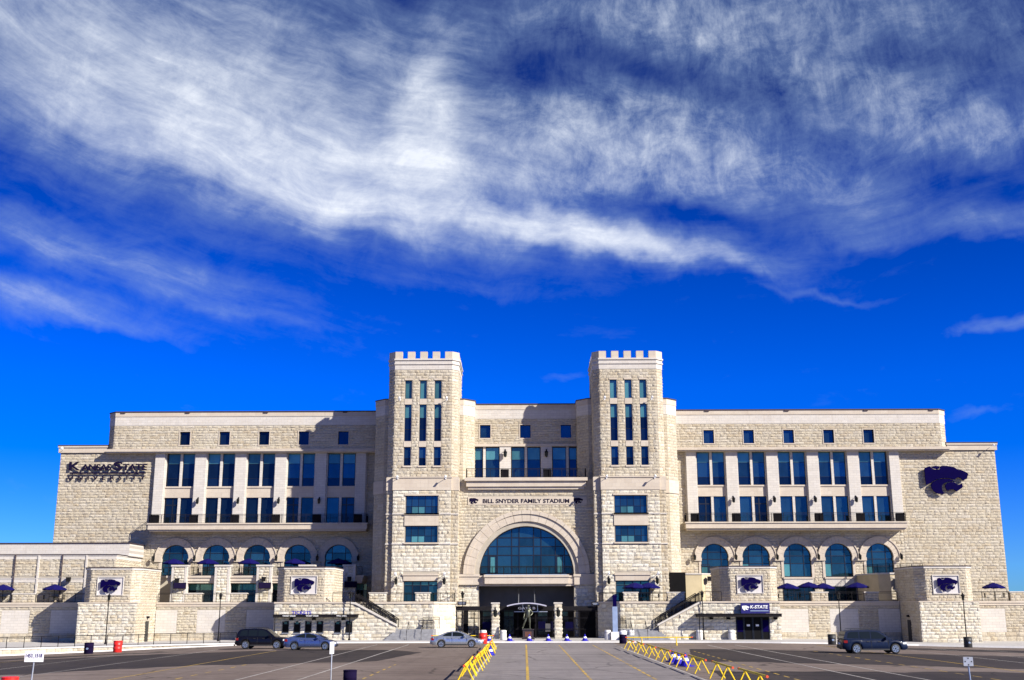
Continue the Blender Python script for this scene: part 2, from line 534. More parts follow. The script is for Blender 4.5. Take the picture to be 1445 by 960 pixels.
class Frame:
    """wall plane: u along the wall, d outwards, z up"""
    def __init__(s, a, b):
        s.o = Vector((a[0], a[1], 0))
        e = Vector((b[0] - a[0], b[1] - a[1], 0))
        s.L = e.length
        s.u = e.normalized()
        s.n = Vector((s.u.y, -s.u.x, 0))
        s.rz = math.atan2(s.u.y, s.u.x)

    def p(s, u, d, z):
        q = s.o + s.u * u + s.n * d
        return (q.x, q.y, z)


def front(y, x0=0.0):
    return Frame((x0, y), (x0 + 1, y))


def hit(h, u, z):
    if h.get('arch'):
        zs = h['z1'] - h['r']
        if z > zs:
            return math.hypot(u - (h['u0'] + h['u1']) / 2, z - zs) < h['r']
    return h['u0'] < u < h['u1'] and h['z0'] < z < h['z1']


def hole(u0, u1, z0, z1):
    return dict(u0=min(u0, u1), u1=max(u0, u1), z0=z0, z1=z1)


def arch(c, r, z0, zs):
    return dict(u0=c - r, u1=c + r, z0=z0, z1=zs + r, r=r, arch=True)


def wall(mb, fr, u0, u1, z0, z1, holes, depth):
    """front sheet with openings and their reveals"""
    us = sorted({u0, u1, *[h['u0'] for h in holes], *[h['u1'] for h in holes]})
    us = [u for u in us if u0 - 1e-6 <= u <= u1 + 1e-6]
    for a, b in zip(us, us[1:]):
        m = (a + b) / 2
        cuts = sorted([(h['z0'], h['z1']) for h in holes if h['u0'] < m < h['u1']])
        z = z0
        for c0, c1 in cuts + [(z1, z1)]:
            if c0 > z + 1e-6:
                mb.face([fr.p(a, 0, z), fr.p(b, 0, z), fr.p(b, 0, c0), fr.p(a, 0, c0)])
            z = max(z, c1)
    for h in holes:
        out = [(h['u0'], h['z0']), (h['u1'], h['z0'])]
        if h.get('arch'):
            c, r, zs = (h['u0'] + h['u1']) / 2, h['r'], h['z1'] - h['r']
            arc = [(c + r * math.cos(math.pi * k / 24), zs + r * math.sin(math.pi * k / 24)) for k in range(25)]
            out += arc
            for side in (arc[:13], arc[12:]):
                cx = h['u1'] if side is not None and side[0][0] > c + 1e-6 else h['u0']
                for p, q in zip(side, side[1:]):
                    mb.face([fr.p(cx, 0, h['z1']), fr.p(q[0], 0, q[1]), fr.p(p[0], 0, p[1])])
        else:
            out += [(h['u1'], h['z1']), (h['u0'], h['z1'])]
        for k in range(len(out)):
            p, q = out[k], out[(k + 1) % len(out)]
            mb.face([fr.p(p[0], 0, p[1]), fr.p(p[0], -depth, p[1]), fr.p(q[0], -depth, q[1]), fr.p(q[0], 0, q[1])])


def unit_block(rng, depth=0.075):
    """rock-faced block, unit width and height, real depth"""
    mb = MB()
    us = [0.0, 0.3 + rng.uniform(-.1, .1), 0.66 + rng.uniform(-.1, .1), 1.0]
    zs = [0.0, rng.uniform(.36, .64), 1.0]
    g = []
    for k, z in enumerate(zs):
        row = []
        for i, u in enumerate(us):
            edge = i in (0, 3) or k in (0, 2)
            d = rng.uniform(0.2, 0.55) * depth if edge else rng.uniform(0.7, 1.5) * depth
            row.append((u + (0 if edge else rng.uniform(-.05, .05)), -d, z))
        g.append(row)
    for k in range(2):
        for i in range(3):
            mb.face([g[k][i], g[k][i + 1], g[k + 1][i + 1], g[k + 1][i]])
    ring = g[0] + [g[1][3]] + g[2][::-1] + [g[1][0]]
    for k in range(len(ring)):
        p, q = ring[k], ring[(k + 1) % len(ring)]
        mb.face([p, (p[0], 0.01, p[2]), (q[0], 0.01, q[2]), q])
    return mb


RNG = random.Random(11)
UNITS = [unit_block(RNG) for _ in range(14)]
UNIT_MESH = None


def lay(u0, u1, z0, z1, holes, h, lmin, lmax, rng, clip=None):
    """list of blocks (u0, u1, z0, z1) in running courses"""
    out = []
    n = max(1, round((z1 - z0) / h))
    hh = (z1 - z0) / n
    for k in range(n):
        a, b = z0 + k * hh, z0 + (k + 1) * hh
        lo, hi = u0, u1
        if clip:
            lo, hi = clip((a + b) / 2, u0, u1)
        segs = [(lo, hi)]
        for q in holes:
            if q.get('arch'):
                zs = q['z1'] - q['r']
                zm = (a + b) / 2
                if zm > zs:
                    w = math.sqrt(max(0, q['r'] ** 2 - (zm - zs) ** 2))
                    c = (q['u0'] + q['u1']) / 2
                    cut = (c - w, c + w) if w > 0.05 else None
                else:
                    cut = (q['u0'], q['u1']) if zm > q['z0'] else None
            else:
                ov = min(b, q['z1']) - max(a, q['z0'])
                cut = (q['u0'], q['u1']) if ov > 0.45 * hh else None
            if cut:
                new = []
                for s0, s1 in segs:
                    if cut[1] <= s0 or cut[0] >= s1:
                        new.append((s0, s1))
                    else:
                        if cut[0] > s0: new.append((s0, cut[0]))
                        if cut[1] < s1: new.append((cut[1], s1))
                segs = new
        for s0, s1 in segs:
            u = s0
            if s1 - s0 < 0.08:
                continue
            first = True
            while u < s1 - 1e-4:
                L = rng.uniform(lmin, lmax)
                if first:
                    L *= rng.uniform(0.45, 1.0); first = False
                if s1 - (u + L) < lmin * 0.5:
                    L = s1 - u
                out.append((u, min(u + L, s1), a, b))
                u += L
    return out


def stones(fr, u0, u1, z0, z1, holes=(), h=0.37, lmin=0.55, lmax=1.25, seed=1, parent=None, single=False, clip=None, mb=None, joint=0.014, k=1.0):
    """rock-faced masonry: single=True makes each block an object, else they go into mb"""
    global UNIT_MESH
    rng = random.Random(seed)
    bl = lay(u0, u1, z0, z1, list(holes), h, lmin, lmax, rng, clip)
    if single:
        if UNIT_MESH is None:
            UNIT_MESH = [m.mesh('stone_block', 'rock_block') for m in UNITS]
        for (a, b, c, d) in bl:
            put('stone_block', rng.choice(UNIT_MESH), parent, fr.p(a + joint, 0, c + joint), (b - a - 2 * joint, rng.uniform(0.9, 1.5) * k, d - c - 2 * joint), fr.rz)
        return len(bl)
    for (a, b, c, d) in bl:
        un = rng.choice(UNITS)
        w, hh, kk = b - a - 2 * joint, d - c - 2 * joint, rng.uniform(0.7, 1.2) * k
        i = len(mb.v)
        o, ux, nn = fr.o, fr.u, fr.n
        for (x, y, z) in un.v:
            uu = a + joint + x * w
            dd = -y * kk
            mb.v.append((o.x + ux.x * uu + nn.x * dd, o.y + ux.y * uu + nn.y * dd, c + joint + z * hh))
        tn = rng.random()
        for f in un.f:
            mb.f.append(tuple(q + i for q in f))
            mb.t.append(tn)
    return len(bl)


def stuff_stone(mb, parent, name='stonework'):
    o = mb.build(name, 'rock', parent, tint=True)
    o['kind'] = 'stuff'
    return o


def oct_plan(x0, x1, y0, y1, c):
    return [(x0, y1), (x0, y0 + c), (x0 + c, y0), (x1 - c, y0), (x1, y0 + c), (x1, y1)]


_pane_cache = {}


def rect_pane(fr, a, b, c, d, depth, mat, parent, name='glass_pane'):
    if mat not in _pane_cache:
        m = MB()
        m.box(0, 1, 0, 0.02, 0, 1)
        _pane_cache[mat] = m.mesh('glass_pane', mat)
    return put(name, _pane_cache[mat], parent, fr.p(a, depth, c), (b - a, 1, d - c), fr.rz)


def window(fr, u0, u1, z0, z1, depth, nu, rows, parent, mats=None, fw=0.07, bar=0.05, proud=0.05):
    """rows: list of z cuts (inside); mats: function(col,row)->material; frame is the part, panes its sub-parts"""
    mb = MB()

    def bx(a, b, c, d, pr=proud):
        pts = [fr.p(a, depth + pr, c), fr.p(b, depth + pr, c), fr.p(b, depth + pr, d), fr.p(a, depth + pr, d)]
        bk = [fr.p(a, depth - 0.08, c), fr.p(b, depth - 0.08, c), fr.p(b, depth - 0.08, d), fr.p(a, depth - 0.08, d)]
        mb.face(pts)
        for k in range(4):
            mb.face([pts[k], bk[k], bk[(k + 1) % 4], pts[(k + 1) % 4]])
    us = nu if isinstance(nu, list) else [u0 + (u1 - u0) * k / nu for k in range(1, nu)]
    bx(u0, u0 + fw, z0, z1); bx(u1 - fw, u1, z0, z1)
    bx(u0 + fw, u1 - fw, z0, z0 + fw); bx(u0 + fw, u1 - fw, z1 - fw, z1)
    for u in us:
        bx(u - bar / 2, u + bar / 2, z0 + fw, z1 - fw, proud - 0.005)
    for z in rows:
        bx(u0 + fw, u1 - fw, z - bar / 2, z + bar / 2, proud - 0.01)
    w = mb.build('window', 'frame', parent)
    ue = [u0 + fw] + us + [u1 - fw]
    ze = [z0 + fw] + list(rows) + [z1 - fw]
    for i in range(len(ue) - 1):
        for k in range(len(ze) - 1):
            a, b = ue[i] + (bar / 2 if i else 0), ue[i + 1] - (bar / 2 if i < len(ue) - 2 else 0)
            c, d = ze[k] + (bar / 2 if k else 0), ze[k + 1] - (bar / 2 if k < len(ze) - 2 else 0)
            rect_pane(fr, a, b, c, d, depth, mats(i, k) if mats else 'glass', w)
    return w


def clip_poly(poly, axis, val, keep_less):
    out = []
    for i in range(len(poly)):
        p, q = poly[i], poly[(i + 1) % len(poly)]
        ip = (p[axis] <= val) if keep_less else (p[axis] >= val)
        iq = (q[axis] <= val) if keep_less else (q[axis] >= val)
        if ip:
            out.append(p)
        if ip != iq:
            t = (val - p[axis]) / (q[axis] - p[axis])
            out.append(tuple(p[k] + t * (q[k] - p[k]) for k in range(2)))
    return out


def arch_window(cx, r, z0, zs, y, us, zr, parent, mats=None, bar=0.09, fw=0.11):
    """arched window facing the lot, at depth y"""
    N = 28
    outl = [(cx - r, z0), (cx + r, z0)] + [(cx + r * math.cos(math.pi * k / N), zs + r * math.sin(math.pi * k / N)) for k in range(N + 1)]
    mb = MB()
    ri = r - fw
    for k in range(N):
        a0, a1 = math.pi * k / N, math.pi * (k + 1) / N
        mb.xz([(cx + ri * math.cos(a0), zs + ri * math.sin(a0)), (cx + r * math.cos(a0), zs + r * math.sin(a0)),
               (cx + r * math.cos(a1), zs + r * math.sin(a1)), (cx + ri * math.cos(a1), zs + ri * math.sin(a1))], y - 0.06, y + 0.08)
    if zs > z0 + 0.01:
        mb.box(cx - r, cx - ri, y - 0.06, y + 0.08, z0, zs); mb.box(cx + ri, cx + r, y - 0.06, y + 0.08, z0, zs)
    mb.box(cx - ri, cx + ri, y - 0.06, y + 0.08, z0, z0 + fw)
    for u in us:
        top = zs + math.sqrt(max(0, ri * ri - (u - cx) ** 2))
        mb.box(u - bar / 2, u + bar / 2, y - 0.055, y + 0.07, z0 + fw, top)
    for z in zr:
        w = math.sqrt(max(0, ri * ri - max(0, z - zs) ** 2))
        mb.box(cx - w, cx + w, y - 0.05, y + 0.06, z - bar / 2, z + bar / 2)
    w = mb.build('window', 'frame', parent)
    ue, ze = [cx - r] + list(us) + [cx + r], [z0] + list(zr) + [zs + r]
    for i in range(len(ue) - 1):
        for k in range(len(ze) - 1):
            pl = outl
            for ax, v, less in ((0, ue[i], False), (0, ue[i + 1], True), (1, ze[k], False), (1, ze[k + 1], True)):
                pl = clip_poly(pl, ax, v, less)
                if not pl:
                    break
            if len(pl) < 3:
                continue
            ar = abs(sum(pl[j][0] * pl[(j + 1) % len(pl)][1] - pl[(j + 1) % len(pl)][0] * pl[j][1] for j in range(len(pl)))) / 2
            if ar < 0.02:
                continue
            m = MB()
            m.xz(pl, y, y + 0.02)
            m.build('glass_pane', mats(i, k) if mats else 'glass', w)
    return w


def railing(mb, pts, z, h=1.07, step=1.6, bal=0.0, r=0.030, zf=None):
    """posts and rails along a plan polyline; bal = baluster spacing"""
    for a, b in zip(pts, pts[1:]):
        a3 = Vector((a[0], a[1], a[2] if len(a) > 2 else z)); b3 = Vector((b[0], b[1], b[2] if len(b) > 2 else z))
        L = (b3 - a3).length
        n = max(1, round(L / step))
        for k in range(n + 1):
            p = a3.lerp(b3, k / n)
            mb.tube([p, p + Vector((0, 0, h))], r * 1.25, 4)
        for hh in (h, h * 0.86, 0.1):
            mb.tube([a3 + Vector((0, 0, hh)), b3 + Vector((0, 0, hh))], r * (1.3 if hh == h else 0.8), 4)
        if bal:
            m = max(1, round(L / bal))
            for k in range(1, m):
                p = a3.lerp(b3, k / m)
                mb.tube([p + Vector((0, 0, 0.1)), p + Vector((0, 0, h * 0.86))], 0.017, 3)


def text_mesh(s, size, extrude=0.05, bold=0.0, shear=0.0, spacing=1.0):
    cu = bpy.data.curves.new('text', 'FONT')
    cu.body = s
    cu.size = size
    cu.extrude = extrude
    cu.offset = bold
    cu.shear = shear
    cu.space_character = spacing
    cu.align_x = 'LEFT'
    cu.resolution_u = 3
    ob = bpy.data.objects.new('text', cu)
    COL.objects.link(ob)
    dg = bpy.context.evaluated_depsgraph_get()
    me = bpy.data.meshes.new_from_object(ob.evaluated_get(dg))
    bpy.data.objects.remove(ob)
    bpy.data.curves.remove(cu)
    return me


def letters(s, size, x0, x1, y, z, mat, parent, extrude=0.05, bold=0.0, shear=0.0, spacing=1.0, height=None):
    """text facing the lot, fitted between x0 and x1, every letter an object of its own"""
    me = text_mesh(s, size, extrude, bold, shear, spacing)
    co = [v.co.copy() for v in me.vertices]
    faces = [tuple(p.vertices) for p in me.polygons]
    bpy.data.meshes.remove(me)
    mx0, mx1 = min(c.x for c in co), max(c.x for c in co)
    my0, my1 = min(c.y for c in co), max(c.y for c in co)
    kx = (x1 - x0) / (mx1 - mx0)
    kz = kx if height is None else height / (my1 - my0)
    # weld and find islands
    key, idx = {}, []
    for c in co:
        k = (round(c.x, 5), round(c.y, 5), round(c.z, 5))
        idx.append(key.setdefault(k, len(key)))
    par = list(range(len(key)))

    def find(a):
        while par[a] != a:
            par[a] = par[par[a]]
            a = par[a]
        return a
    for f in faces:
        r0 = find(idx[f[0]])
        for q in f[1:]:
            par[find(idx[q])] = r0
    isl = {}
    for f in faces:
        isl.setdefault(find(idx[f[0]]), []).append(f)
    for fs in sorted(isl.values(), key=lambda fs: min(co[i].x for f in fs for i in f)):
        m = MB()
        loc = {}
        for f in fs:
            ff = []
            for i in f:
                if i not in loc:
                    loc[i] = len(m.v)
                    c = co[i]
                    m.v.append((x0 + (c.x - mx0) * kx, y - c.z, z + (c.y - my0) * kz))
                ff.append(loc[i])
            m.f.append(tuple(ff)); m.t.append(.5)
        m.build('letter', mat, parent)


CAT = [
    [(198, 255), (215, 225), (320, 188), (345, 215), (400, 255), (470, 270), (530, 262), (552, 225), (545, 190), (570, 200), (580, 182), (700, 182), (850, 210), (890, 235), (925, 260),
     (1000, 275), (1085, 310), (1140, 340), (1160, 370), (1125, 450), (1110, 480), (1065, 490), (1030, 530), (1015, 500), (1000, 460), (950, 438), (900, 445), (860, 475),
     (858, 490), (820, 480), (740, 460), (640, 450), (540, 460), (440, 485), (350, 535), (270, 580), (205, 605)],
    [(345, 200), (440, 182), (530, 190), (538, 222), (520, 248), (470, 256), (405, 242)],
    [(355, 550), (440, 500), (540, 475), (640, 468), (740, 478), (800, 500), (835, 530), (760, 528), (700, 535), (620, 560), (580, 590), (555, 630), (545, 680),
     (560, 750), (605, 790), (560, 805), (480, 805), (420, 785), (360, 740), (325, 690), (315, 640), (325, 590)],
    [(640, 600), (680, 560), (760, 540), (830, 545), (870, 580), (905, 605), (950, 600), (985, 575), (1005, 570), (1005, 610), (1015, 640), (990, 675), (930, 710),
     (880, 750), (850, 735), (820, 710), (760, 700), (710, 715), (690, 735), (660, 725), (635, 690), (625, 640)],
]


def cat_emblem(parent, x0, x1, zc, y, mat, thick=0.12):
    k = (x1 - x0) / 962.0
    for poly in CAT:
        m = MB()
        m.xz([(x0 + (px - 198) * k, zc - (py - 492) * k) for px, py in poly], y - thick, y)
        m.build('emblem_piece', mat, parent)


def ss(t):
    t = max(0, min(1, t))
    return t * t * (3 - 2 * t)


def gz(x):
    return -0.9 * ss((-x - 20) / 36) if x < 0 else -0.45 * ss((x - 22) / 30)


def wz(x):
    return 0.12 - 0.34 * ss((-x - 20) / 36) if x < 0 else 0.12 - 0.4 * ss((x - 22) / 30)


# ------------------------------------------------------------------ ground
def sheet(name, xs, ys, zf, mat, parent=None, lift=0.0):
    mb = MB()
    nx = len(xs)
    mb.v = [(x, y, zf(x) + lift) for y in ys for x in xs]
    mb.f = [(j * nx + i, j * nx + i + 1, (j + 1) * nx + i + 1, (j + 1) * nx + i) for j in range(len(ys) - 1) for i in range(nx - 1)]
    mb.t = [0.5] * len(mb.f)
    return mb.build(name, mat, parent)


def span(a, b, step):
    n = max(1, round((b - a) / step))
    return [a + (b - a) * k / n for k in range(n + 1)]


gx = [-4000, -1200, -500, -250, -140, -90] + span(-70, 70, 2.0) + [90, 140, 250, 500, 1200, 4000]
gy = [-4000, -1200, -500, -250] + span(-160, 40, 20) + [120, 400, 1500, 4000]
structure(sheet('ground', gx, gy, gz, 'asphalt'))
structure(sheet('lane', span(-2.9, 8.9, 2.0), span(-150, -7.4, 20), gz, 'asphalt_lane', lift=0.004))


def patch(name, poly, mat, lift):
    """flat-lying polygon, sliced along x so that it follows the ground"""
    mb = MB()
    jag, rg = [], random.Random(int(abs(poly[0][0] * 31 + poly[1][1] * 17)))
    for (ax, ay), (bx_, by) in zip(poly, poly[1:] + poly[:1]):
        n = max(1, int(math.hypot(bx_ - ax, by - ay) / 1.3))
        for k in range(n):
            jag.append((ax + (bx_ - ax) * k / n, ay + (by - ay) * k / n + rg.gauss(0, .55)))
    poly = jag
    xs = [p[0] for p in poly]
    cuts = span(min(xs), max(xs), 2.0)
    for a, b in zip(cuts, cuts[1:]):
        pl = clip_poly(clip_poly(poly, 0, a, False), 0, b, True)
        if len(pl) >= 3:
            ar = sum(pl[j][0] * pl[(j + 1) % len(pl)][1] - pl[(j + 1) % len(pl)][0] * pl[j][1] for j in range(len(pl)))
            if ar < 0:
                pl = pl[::-1]
            mb.face([(p[0], p[1], gz(p[0]) + lift) for p in pl])
    return structure(mb.build(name, mat))


patch('asphalt_patch', [(-60, -66), (-29, -61), (-21.3, -54), (-10.5, -48.5), (-8.7, -33), (-12.6, -26.5), (-26, -29.5), (-45, -34), (-62, -39)], 'asphalt_dark', 0.004)
patch('asphalt_patch', [(-90, -38), (-52, -29), (-38, -24.5), (-30, -26), (-40, -30), (-60, -37), (-90, -47)], 'asphalt_dark', 0.005)
patch('asphalt_patch', [(11.2, -49.3), (14.2, -26.5), (21, -28), (30, -34), (45, -39), (70, -46), (70, -68), (30, -58.5), (20.8, -53.5)], 'asphalt_dark', 0.004)
patch('asphalt_patch', [(9.6, -73), (10.5, -61.5), (27.5, -62.8), (60, -68), (60, -90), (24, -78)], 'asphalt_dark', 0.004)
patch('asphalt_patch', [(28, -16.5), (45, -20), (70, -30), (70, -36), (44, -27), (30, -22)], 'asphalt_dark', 0.004)


def stripe(x0, y0, x1, y1, w, mat, name='painted_line', dash=None):
    d = Vector((x1 - x0, y1 - y0, 0)); L = d.length; d.normalize()
    nrm = Vector((-d.y, d.x, 0)) * w / 2
    mb = MB()
    seg = [(0, L)] if not dash else [(k * sum(dash), k * sum(dash) + dash[0]) for k in range(int(L / sum(dash)))]
    for a, b in seg:
        n = max(1, int((b - a) / 3))
        for k in range(n):
            p, q = Vector((x0, y0, 0)) + d * (a + (b - a) * k / n), Vector((x0, y0, 0)) + d * (a + (b - a) * (k + 1) / n)
            mb.face([(v.x, v.y, gz(v.x) + 0.010) for v in (p - nrm, q - nrm, q + nrm, p + nrm)][::-1 if d.y > 0 and False else 1])
    return structure(mb.build(name, mat))


stripe(-0.1, -90, -0.1, -13.5, 0.16, 'line_yellow')
stripe(3.1, -90, 3.1, -13.5, 0.14, 'line_yellow', dash=(1.9, 0.6))
stripe(6.42, -90, 6.4, -14.5, 0.14, 'line_yellow', dash=(1.9, 0.7))
stripe(-2.95, -90, -2.95, -16, 0.16, 'line_white')
stripe(8.95, -90, 8.6, -22, 0.14, 'line_white')
for x in (-11.8, -14.95):
    stripe(x, -88, x, -13, 0.12, 'line_white')
for x in (-21.6, -18.3, -8.6):
    stripe(x, -88, x, -29 if x < -20 else -50, 0.12, 'line_yellow', dash=None if x < -20 else (1.2, 1.6))
for x in (-28.2, -34.8, -41.4, -48, -54):
    stripe(x, -75, x, -23 - (abs(x) - 28) * 0.5, 0.12, 'line_white' if x in (-28.2, -34.8, -48) else 'line_yellow')
for x in (17.2, 19.9):
    stripe(x, -88, x + 0.3, -15.5, 0.12, 'line_white')
for x in (13.4, 23.4, 28.0):
    stripe(x, -80, x + 0.5, -14 if x > 27 else -30, 0.12, 'line_yellow', dash=None if x > 27 else (1.3, 1.2))
for x in (33.5, 38.0, 42.5, 47):
    stripe(x, -72, x + 0.3, -14.0, 0.12, 'line_white')
for (x0, x1, y) in ((-19, -10, -10.5), (10.5, 16.5, -14.0), (22, 27.5, -13.0), (30, 36, -14.6), (-44, -36, -23.5), (40, 60, -16)):
    stripe(x0, y, x1, y - (0.0 if abs(x0) < 30 else 2.0), 0.14, 'line_yellow')

# sidewalk, kerb and the low retaining wall of the left half
WALK = [(-90, -33), (-60, -24), (-51.5, -18.5), (-45, -14), (-38, -11.3), (-30, -9.6), (-19, -8), (0, -7), (19, -8), (26, -9.6), (40, -9.6), (50, -12.4), (62, -17), (90, -30)]


def walk_y(x):
    for (a, ya), (b, yb) in zip(WALK, WALK[1:]):
        if a <= x <= b:
            return ya + (yb - ya) * (x - a) / (b - a)
    return -30


mb = MB()
xs = sorted(set(span(-90, 90, 3.0) + [p[0] for p in WALK]))
for a, b in zip(xs, xs[1:]):
    ya, yb = walk_y(a) + 0.2, walk_y(b) + 0.2
    mb.face([(a, ya, wz(a)), (b, yb, wz(b)), (b, 18, wz(b)), (a, 18, wz(a))])
structure(mb.build('sidewalk', 'concrete'))
mb = MB()
for a, b in zip(xs, xs[1:]):
    P = lambda x, dy, dz: (x, walk_y(x) + dy, dz)
    if a < -30.5:      # coping of the retaining wall
        mb.face([P(a, -0.12, wz(a) + 0.03), P(b, -0.12, wz(b) + 0.03), P(b, 0.25, wz(b) + 0.03), P(a, 0.25, wz(a) + 0.03)])
        mb.face([P(a, -0.12, wz(a) - 0.09), P(b, -0.12, wz(b) - 0.09), P(b, -0.12, wz(b) + 0.03), P(a, -0.12, wz(a) + 0.03)])
        for off, hh in ((-0.6, 0.11),):
            mb.face([P(a, off, gz(a) + hh), P(b, off, gz(b) + hh), P(b, 0, gz(b) + hh), P(a, 0, gz(a) + hh)])
            mb.face([P(a, off - .04, gz(a) - .05), P(b, off - .04, gz(b) - .05), P(b, off, gz(b) + hh), P(a, off, gz(a) + hh)])
    else:
        mb.face([P(a, -0.03, gz(a) - .05), P(b, -0.03, gz(b) - .05), P(b, 0, wz(b) + .004), P(a, 0, wz(a) + .004)])
        mb.face([P(a, 0, wz(a) + .004), P(b, 0, wz(b) + .004), P(b, 0.24, wz(b) + .004), P(a, 0.24, wz(a) + .004)])
structure(mb.build('kerb', 'white_concrete'))

rw = thing('retaining_wall', 'low stone retaining wall with black railing along the left sidewalk', 'wall')
mb = MB(); core = MB()
for (a, b) in ((-90, -60), (-60, -51.5), (-51.5, -45), (-45, -38), (-38, -30.5)):
    n = max(1, int((b - a) / 3))
    for k in range(n):
        x0, x1 = a + (b - a) * k / n, a + (b - a) * (k + 1) / n
        fr = Frame((x0, walk_y(x0)), (x1, walk_y(x1)))
        zb, zt = gz((x0 + x1) / 2), wz((x0 + x1) / 2) - 0.09
        core.face([(x0, walk_y(x0), zb - 0.2), (x1, walk_y(x1), zb - 0.2), (x1, walk_y(x1), zt), (x0, walk_y(x0), zt)])
        stones(fr, 0, fr.L, zb + 0.1, zt, h=0.3, lmin=0.5, lmax=0.9, seed=int(x0 * 7 + 900), mb=mb)
core.build('wall_core', 'mortar', rw)
stuff_stone(mb, rw)
mb = MB()
railing(mb, [(x, walk_y(x) + 0.35, wz(x)) for x in (-64, -60, -51.5, -45, -38, -30)], 0, 1.07, 1.55)
mb.build('railing', 'iron', rw)

# ------------------------------------------------------------------ the stadium
ST = thing('stadium', 'large cream limestone stadium facade with two battlemented towers and arched windows', 'stadium')
YW = 17.5      # wing wall
YA = 16.5      # attic storey


def trim(name, mat='caststone', parent=None):
    m = MB()
    m.done = lambda: m.build(name, mat, parent or ST)
    return m


def wing(s):
    X = lambda x: s * x
    seed0 = 100 if s < 0 else 200
    W = [34.6 + 5.25 * k for k in (-2, -1, 0, 1, 2)]
    f = front(YW)

    def rng(a, b):
        return (X(a), X(b)) if s > 0 else (X(b), X(a))
    # --- solid mass behind everything
    m = MB()
    a, b = rng(6, 61.1)
    m.box(a, b, YW + 0.55, 40, -1, 23.2)
    a, b = rng(6, 54.6)
    m.box(a, b, YW + 0.6, 40, 23.2, 28.4)
    m.build('wing_core', 'mortar', ST)
    # --- end block
    mass = MB(); st = MB()
    a, b = rng(48.4, 61.1)
    wall(mass, f, a, b, -1, 23.4, [], 0.5)
    mass.face([(X(61.1), YW, -1), (X(61.1), 40, -1), (X(61.1), 40, 23.4), (X(61.1), YW, 23.4)])
    wo = mass.build('end_wall', 'mortar', ST)
    stones(f, a, b, 0, 23.3, h=0.36, seed=seed0 + 1, mb=st)
    stuff_stone(st, wo)
    c = trim('cornice', parent=ST)
    a, b = rng(54.9, 61.35)
    c.box(a, b, YW - 0.25, 40, 23.45, 24.35)
    c.box(*rng(54.8, 61.42), YW - 0.36, 40, 24.12, 24.36)
    c.done()
    c = trim('roof_edge', 'coping')
    c.box(*rng(54.7, 61.46), YW - 0.4, 40, 24.36, 24.46)
    c.done()
    # --- arcade storey with arched windows
    if s < 0:
        sills = [7.6] * 5
    else:
        sills = [7.6, 7.3, 7.3, 7.3, 7.6]
    ar = [arch(X(W[k]), 1.78, sills[k], 9.75) for k in range(5)]
    low = []
    a, b = rng(18.6, 48.4)
    m = MB(); st = MB()
    wall(m, f, a, b, -1, 13.2, ar + low, 0.4)
    wo = m.build('arcade_wall', 'mortar', ST)
    hol = [arch(X(W[k]), 2.5, sills[k] if False else 9.6, 9.75) for k in range(5)] + [hole(X(w) - 2.05, X(w) + 2.05, 3, 9.7) for w in W]
    stones(f, a, b, 4.3, 13.2, holes=hol, h=0.36, seed=seed0 + 2, mb=st)
    stuff_stone(st, wo)
    for k, w in enumerate(W):
        # surround: ring of voussoirs on moulded jambs
        m = MB()
        n = 13
        for j in range(n):
            a0, a1 = math.pi * j / n + 0.004, math.pi * (j + 1) / n - 0.004
            pl = []
            for r in (1.76, 2.6):
                q = [(X(w) + r * math.cos(a0 + (a1 - a0) * i / 3), 9.75 + r * math.sin(a0 + (a1 - a0) * i / 3)) for i in range(4)]
                pl += q if r < 2 else q[::-1]
            m.xz(pl, YW - 0.2, YW + 0.3)
        for r in (2.5,):
            for j in range(24):
                a0, a1 = math.pi * j / 24, math.pi * (j + 1) / 24
                m.xz([(X(w) + q * math.cos(t), 9.75 + q * math.sin(t)) for q, t in ((2.5, a0), (2.63, a0), (2.63, a1), (2.5, a1))], YW - 0.29, YW - 0.18)
        m.build('arch_surround', 'caststone', ST)
        m = MB()
        for e in (-1, 1):
            x0, x1 = sorted((X(w) + e * 1.76, X(w) + e * 2.08))
            m.box(x0, x1, YW - 0.12, YW + 0.3, sills[k] - (0 if s < 0 else 0.1), 9.35)
            x0, x1 = sorted((X(w) + e * 1.70, X(w) + e * 2.62))
            m.box(x0, x1, YW - 0.26, YW + 0.3, 9.35, 9.75)
        m.box(X(w) - 1.9, X(w) + 1.9, YW - 0.2, YW + 0.3, sills[k] - 0.22, sills[k])
        m.build('impost', 'caststone', ST)
        d = 1.78 / 3.0
        us = [X(w) - 0.85, X(w) + 0.85]
        zr = [8.65, 9.55, 10.45] if sills[k] > 7.4 else [9.0, 9.95, 10.7]
        arch_window(X(w), 1.78, sills[k], 9.75, YW + 0.28, us, zr, ST, mats=lambda i, q: 'glass_teal' if (s > 0 and q == 0 and i == 0) else 'glass')
    # --- big windows of the upper storey
    a, b = rng(20.6, 48.6)
    m = MB()
    edges = [W[0] - 2.625 - 0.0] + [(W[k] + W[k + 1]) / 2 for k in range(4)] + [W[4] + 2.7]
    fw_ = front(YW + 0.15)
    for k, x in enumerate(edges):
        hw = 0.72 if 0 < k < 5 else 0.62
        p = MB()
        p.box(X(x) - hw, X(x) + hw, YW - 0.5, YW + 0.4, 14.1, 23.45)
        p.box(X(x) - hw - 0.14, X(x) - hw, YW - 0.25, YW + 0.4, 14.1, 23.45)
        p.box(X(x) + hw, X(x) + hw + 0.14, YW - 0.25, YW + 0.4, 14.1, 23.45)
        p.build('pilaster', 'smooth_panel', ST)
